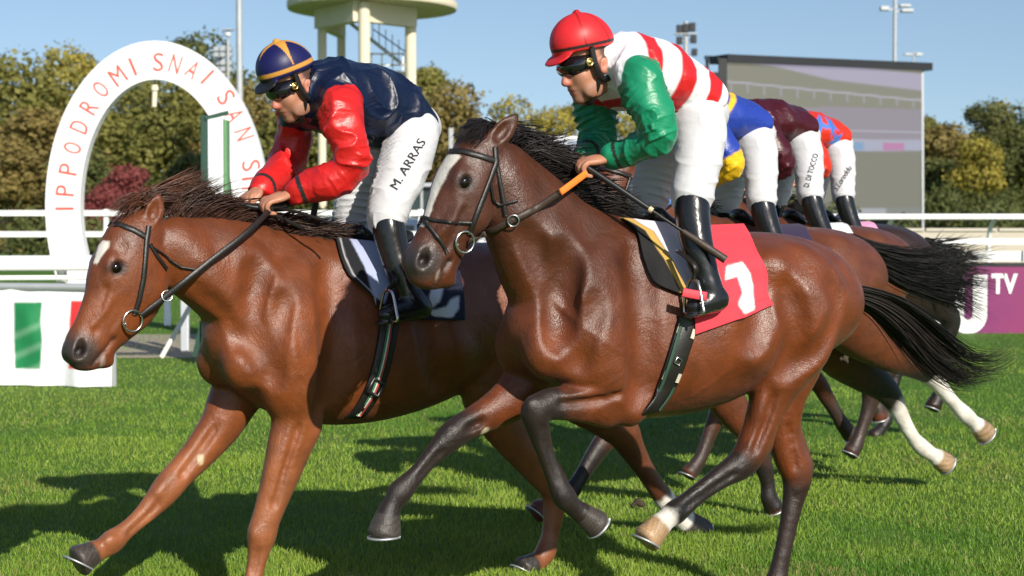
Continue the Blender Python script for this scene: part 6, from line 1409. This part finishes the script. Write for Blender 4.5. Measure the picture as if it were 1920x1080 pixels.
for sd, Hh, Ww, nl, bs in ((1, 8, 6.8, 10500, .10), (2, 9.5, 5.8, 10500, .12), (3, 7, 7.8, 10500, .08), (4, 10, 7.2, 11500, .12), (5, 6, 5.6, 7000, .04)):
    V, F, C, L = crown_np(sd, Hh, Ww, nl, bs); cm = mesh_np('crown', V, F, C); cm.materials.append(LEAF['olive']); r = np.random.default_rng(sd)
    st = [(np.array([[0, 0, 0], [.05, .02, Hh * .3], [-.03, .04, Hh * .55], [0, 0, Hh * .8]]), np.array([.22, .17, .11, .04]))]
    for k in range(7): a = L[k, :3]; z0 = Hh * r.uniform(.2, .45); st.append((np.array([[0, 0, z0], a * [.45, .45, .4] + [0, 0, z0 * .6], a]), np.array([.09, .06, .025])))
    tm = hair_mesh('trunk', st, [(.1, .08, .06)] * len(st), 7); tm.materials.append(M_BARK); VAR.append((cm, tm, Hh, Ww))
def tree(u, top_v, Y, var, leaf, label, wscale=1.0, name='tree', cat='tree', group='trees beyond the racecourse', rot=None):
    p = at(u, 300, Y); H_ = at(u, top_v, Y)[2]; cm, tm, Hh, Ww = VAR[var]; s = H_ / Hh; root = empty(name, loc=(p[0], Y, 0)); root.scale = (s * wscale, s * wscale, s); root.rotation_euler = (0, 0, rot if rot is not None else random.uniform(0, 6.28)); tag(root, label, cat, group)
    c = bpy.data.objects.new('crown', cm); t_ = bpy.data.objects.new('trunk', tm)
    for o in (c, t_): COL.objects.link(o); o.parent = root
    c.material_slots[0].link = 'OBJECT'; c.material_slots[0].material = LEAF[leaf]; return root
TREES = [(-60, 150, 88, 0, 'olive', 1.1, 'olive tree cut by the left edge'), (35, 118, 96, 2, 'olive', 1.0, 'broad olive tree at the far left, above the rail'), (122, 88, 100, 3, 'yellow', .95, 'tall yellow-green tree left of the arch top'), (75, 205, 80, 4, 'brown', 1.2, 'rusty bush-like tree left of the arch'), (10, 265, 74, 4, 'brown', 1.3, 'low rusty tree at the far left edge'),
    (205, 155, 92, 0, 'olive', 1.0, 'olive tree seen through the arch, left'), (250, 150, 98, 1, 'dark', 1.1, 'dark tree seen through the arch, centre'), (325, 165, 90, 2, 'olive', 1.0, 'olive tree seen through the arch, right'), (390, 62, 104, 3, 'dark', .9, 'tallest dark tree behind the arch top'), (430, 150, 92, 0, 'olive', 1.0, 'olive tree behind the tall grey pole'), (480, 175, 88, 2, 'brown', 1.0, 'rusty tree left of the chestnut jockey'), (545, 215, 84, 4, 'olive', 1.2, 'low olive tree behind the red sleeves'),
    (160, 280, 72, 4, 'dark', 1.1, 'dark low tree inside the arch, left'), (360, 290, 74, 4, 'dark', 1.2, 'dark low tree behind the winning post'), (620, 230, 86, 2, 'dark', 1.1, 'dark tree behind the tower columns'), (700, 225, 90, 0, 'brown', 1.1, 'rusty tree behind the tower\'s middle column'), (800, 118, 96, 1, 'olive', 1.0, 'tall loose olive tree right of the tower'), (850, 165, 92, 2, 'brown', .9, 'rusty tree above the white breeches of the navy jockey'), (900, 225, 90, 0, 'brown', 1.0, 'low rusty tree above the bay\'s ears'),
    (965, 180, 100, 0, 'yellow', .9, 'yellow-green tree above the bay\'s mane, left'), (1030, 212, 98, 2, 'yellow', .9, 'yellow-green tree above the bay\'s mane, middle'), (1088, 188, 102, 3, 'yellow', .8, 'yellow-green tree behind the green sleeve'), (1150, 205, 96, 0, 'yellow', .9, 'yellow-green tree between the green sleeves'), (1220, 215, 98, 2, 'olive', .9, 'olive tree behind the hooped jockey'), (1300, 220, 100, 0, 'olive', .9, 'olive tree left of the screen'),
    (1735, 215, 120, 1, 'olive', 1.0, 'slim olive tree at the right edge of the screen'), (1775, 235, 116, 4, 'brown', 1.0, 'low rusty tree right of the screen'), (1850, 186, 118, 3, 'dark', 1.05, 'large dark tree with pale top on the right'), (1872, 192, 121, 0, 'yellow', .7, 'yellow tree top behind the large dark tree on the right'), (1835, 262, 104, 4, 'yellow', .8, 'small yellow tree in front of the large dark tree on the right'), (1925, 200, 118, 2, 'dark', 1.0, 'dark tree cut by the right edge'), (1980, 220, 116, 0, 'olive', 1.0, 'olive tree beyond the right edge'), (1760, 300, 108, 4, 'dark', 1.2, 'dark low tree beside the screen\'s right post')]
for u, v, Y, var, leaf, ws_, lab in TREES: tree(u, v - (16 if u < 500 and v < 180 else 6), Y, var, leaf, lab, ws_ * 1.12)
tree(235, 308, 66, 4, 'red', 'crimson autumn shrub seen through the arch', 1.05, 'red_shrub', 'shrub', 'shrubs'); tree(190, 352, 64, 4, 'red', 'small red shrub left of the crimson one, in the arch', 1.2, 'red_shrub', 'shrub', 'shrubs')
# hedge and undergrowth below the crowns: one mass
r = np.random.default_rng(77); Vs, Fs, Cs, n0 = [], [], [], 0
for x0, x1, y0, Hh, cnt in ((-34, 20, 76, 2.6, 52), (-34, 16, 58, 1.5, 34), (16, 70, 96, 3.0, 46)):
    for k in range(cnt):
        V, F, C, L = crown_np(500 + k % 7, Hh * r.uniform(.8, 1.3), 3.4, 420, .02, .16, 6); V = V + [x0 + (x1 - x0) * (k + r.random()) / cnt, y0 + r.normal(0, 1.5), 0]; Vs.append(V); Fs.append(F + n0); Cs.append(C * r.uniform(.5, 1.0)); n0 += len(V)
tag(link_mesh('undergrowth', mesh_np('undergrowth', np.concatenate(Vs), np.concatenate(Fs), np.concatenate(Cs)), LEAF['dark'], smooth=False), 'continuous dark undergrowth along the foot of the far trees', 'undergrowth', kind='stuff')

# ---------------------------------------------------------------- grass blades on the track
def grass(n_tot, z0, z1, seed, hgt, wid):
    r = np.random.default_rng(seed)
    Y = z0 * (z1 / z0) ** r.random(n_tot) if False else (z0 ** -1.2 + (z1 ** -1.2 - z0 ** -1.2) * r.random(n_tot)) ** (-1 / 1.2)
    X = (r.random(n_tot) * 2 - 1) * (Y * .30 + .35)
    P_ = np.stack([X, Y, np.zeros(n_tot)], 1); cl = vnoise(P_ * 1.1, 3) * .6 + vnoise(P_ * 4.3, 4) * .5; keep = r.random(n_tot) < np.clip(.78 + .35 * cl, .25, 1); P_, cl = P_[keep], cl[keep]; n = len(P_)
    dist = np.sqrt(P_[:, 1] / 8.0); h = hgt * (1 + .35 * cl) * r.uniform(.45, 1.25, n); a = r.uniform(0, 6.28, n); w = wid * r.uniform(.7, 1.3, n) * dist; lean = r.uniform(.1, .9, n) * h; b = a + r.normal(0, 1, n)
    d = np.stack([np.cos(a), np.sin(a), 0 * a], 1); ld = np.stack([np.cos(b), np.sin(b), 0 * b], 1); z = np.array([0, 0, 1.0])
    tip = P_ + ld * lean[:, None] + z * h[:, None]
    V = np.stack([P_ - d * w[:, None] / 2 - z * .004, P_ + d * w[:, None] / 2 - z * .004, tip + d * w[:, None] * .16, tip - d * w[:, None] * .16], 1).reshape(-1, 3)
    i = np.arange(n) * 4; Q = np.stack([i, i + 1, i + 2, i + 3], 1)
    big = np.clip(.5 + .9 * vnoise(P_ * [.5, .35, 1], 9) + .4 * vnoise(P_ * 2.3, 12), 0, 1)[:, None]; c = np.array((.072, .175, .013)) * (1 - big) + np.array((.205, .300, .034)) * big
    dry = (r.random(n) < .06 + .28 * smoothstep(.35, .6, vnoise(P_ * [1.5, 1.0, 1], 15) + .3 * vnoise(P_ * 6, 16)))[:, None]; c = np.where(dry, np.array((.26, .24, .08)), c) * r.uniform(.65, 1.3, (n, 1)); return V, Q, np.repeat(c, 4, 0)
M_GRASS = tint_mat('grass_blade', rough=.55, var=.05, scale=3, spec=.3)
V, F, C = grass(520000, 6.3, 46, 5, .024, .0037)
tag(link_mesh('grass', mesh_np('grass', V, F, C), M_GRASS, smooth=False), 'mown green turf of the racetrack', 'grass', kind='stuff')
# a few clods kicked up from the turf
M_CLOD = mat('turf_clod', (.045, .032, .018), rough=.95, var=.4, scale=30, bump=.6, bscale=60)
for k, (u, v, Y, s) in enumerate(((1198, 942, 9.0, .026), (1586, 672, 9.4, .020))):
    g = SDF((-.1,) * 3, (.1,) * 3, .006); rr = np.random.default_rng(k)
    for _ in range(7): g.ell(rr.normal(0, s * .5, 3), np.eye(3), rr.uniform(.3, .7, 3) * s, .01)
    V, Q = g.mesh(); o = link_mesh('turf_clod', mesh_np('clod', V, Q), M_CLOD); o.location = at(u, v, Y)
    tag(o, ('brown clod of turf flying low between the legs of the two leaders', 'clod of turf kicked up below the bay\'s haunch, largest', 'clod of turf kicked up below the bay\'s haunch, lowest', 'clod of turf kicked up below the bay\'s haunch, highest')[k], 'clod', 'kicked up turf')
print('trees and grass', round(time.time() - T0, 1))
print('script total', round(time.time() - T0, 1))
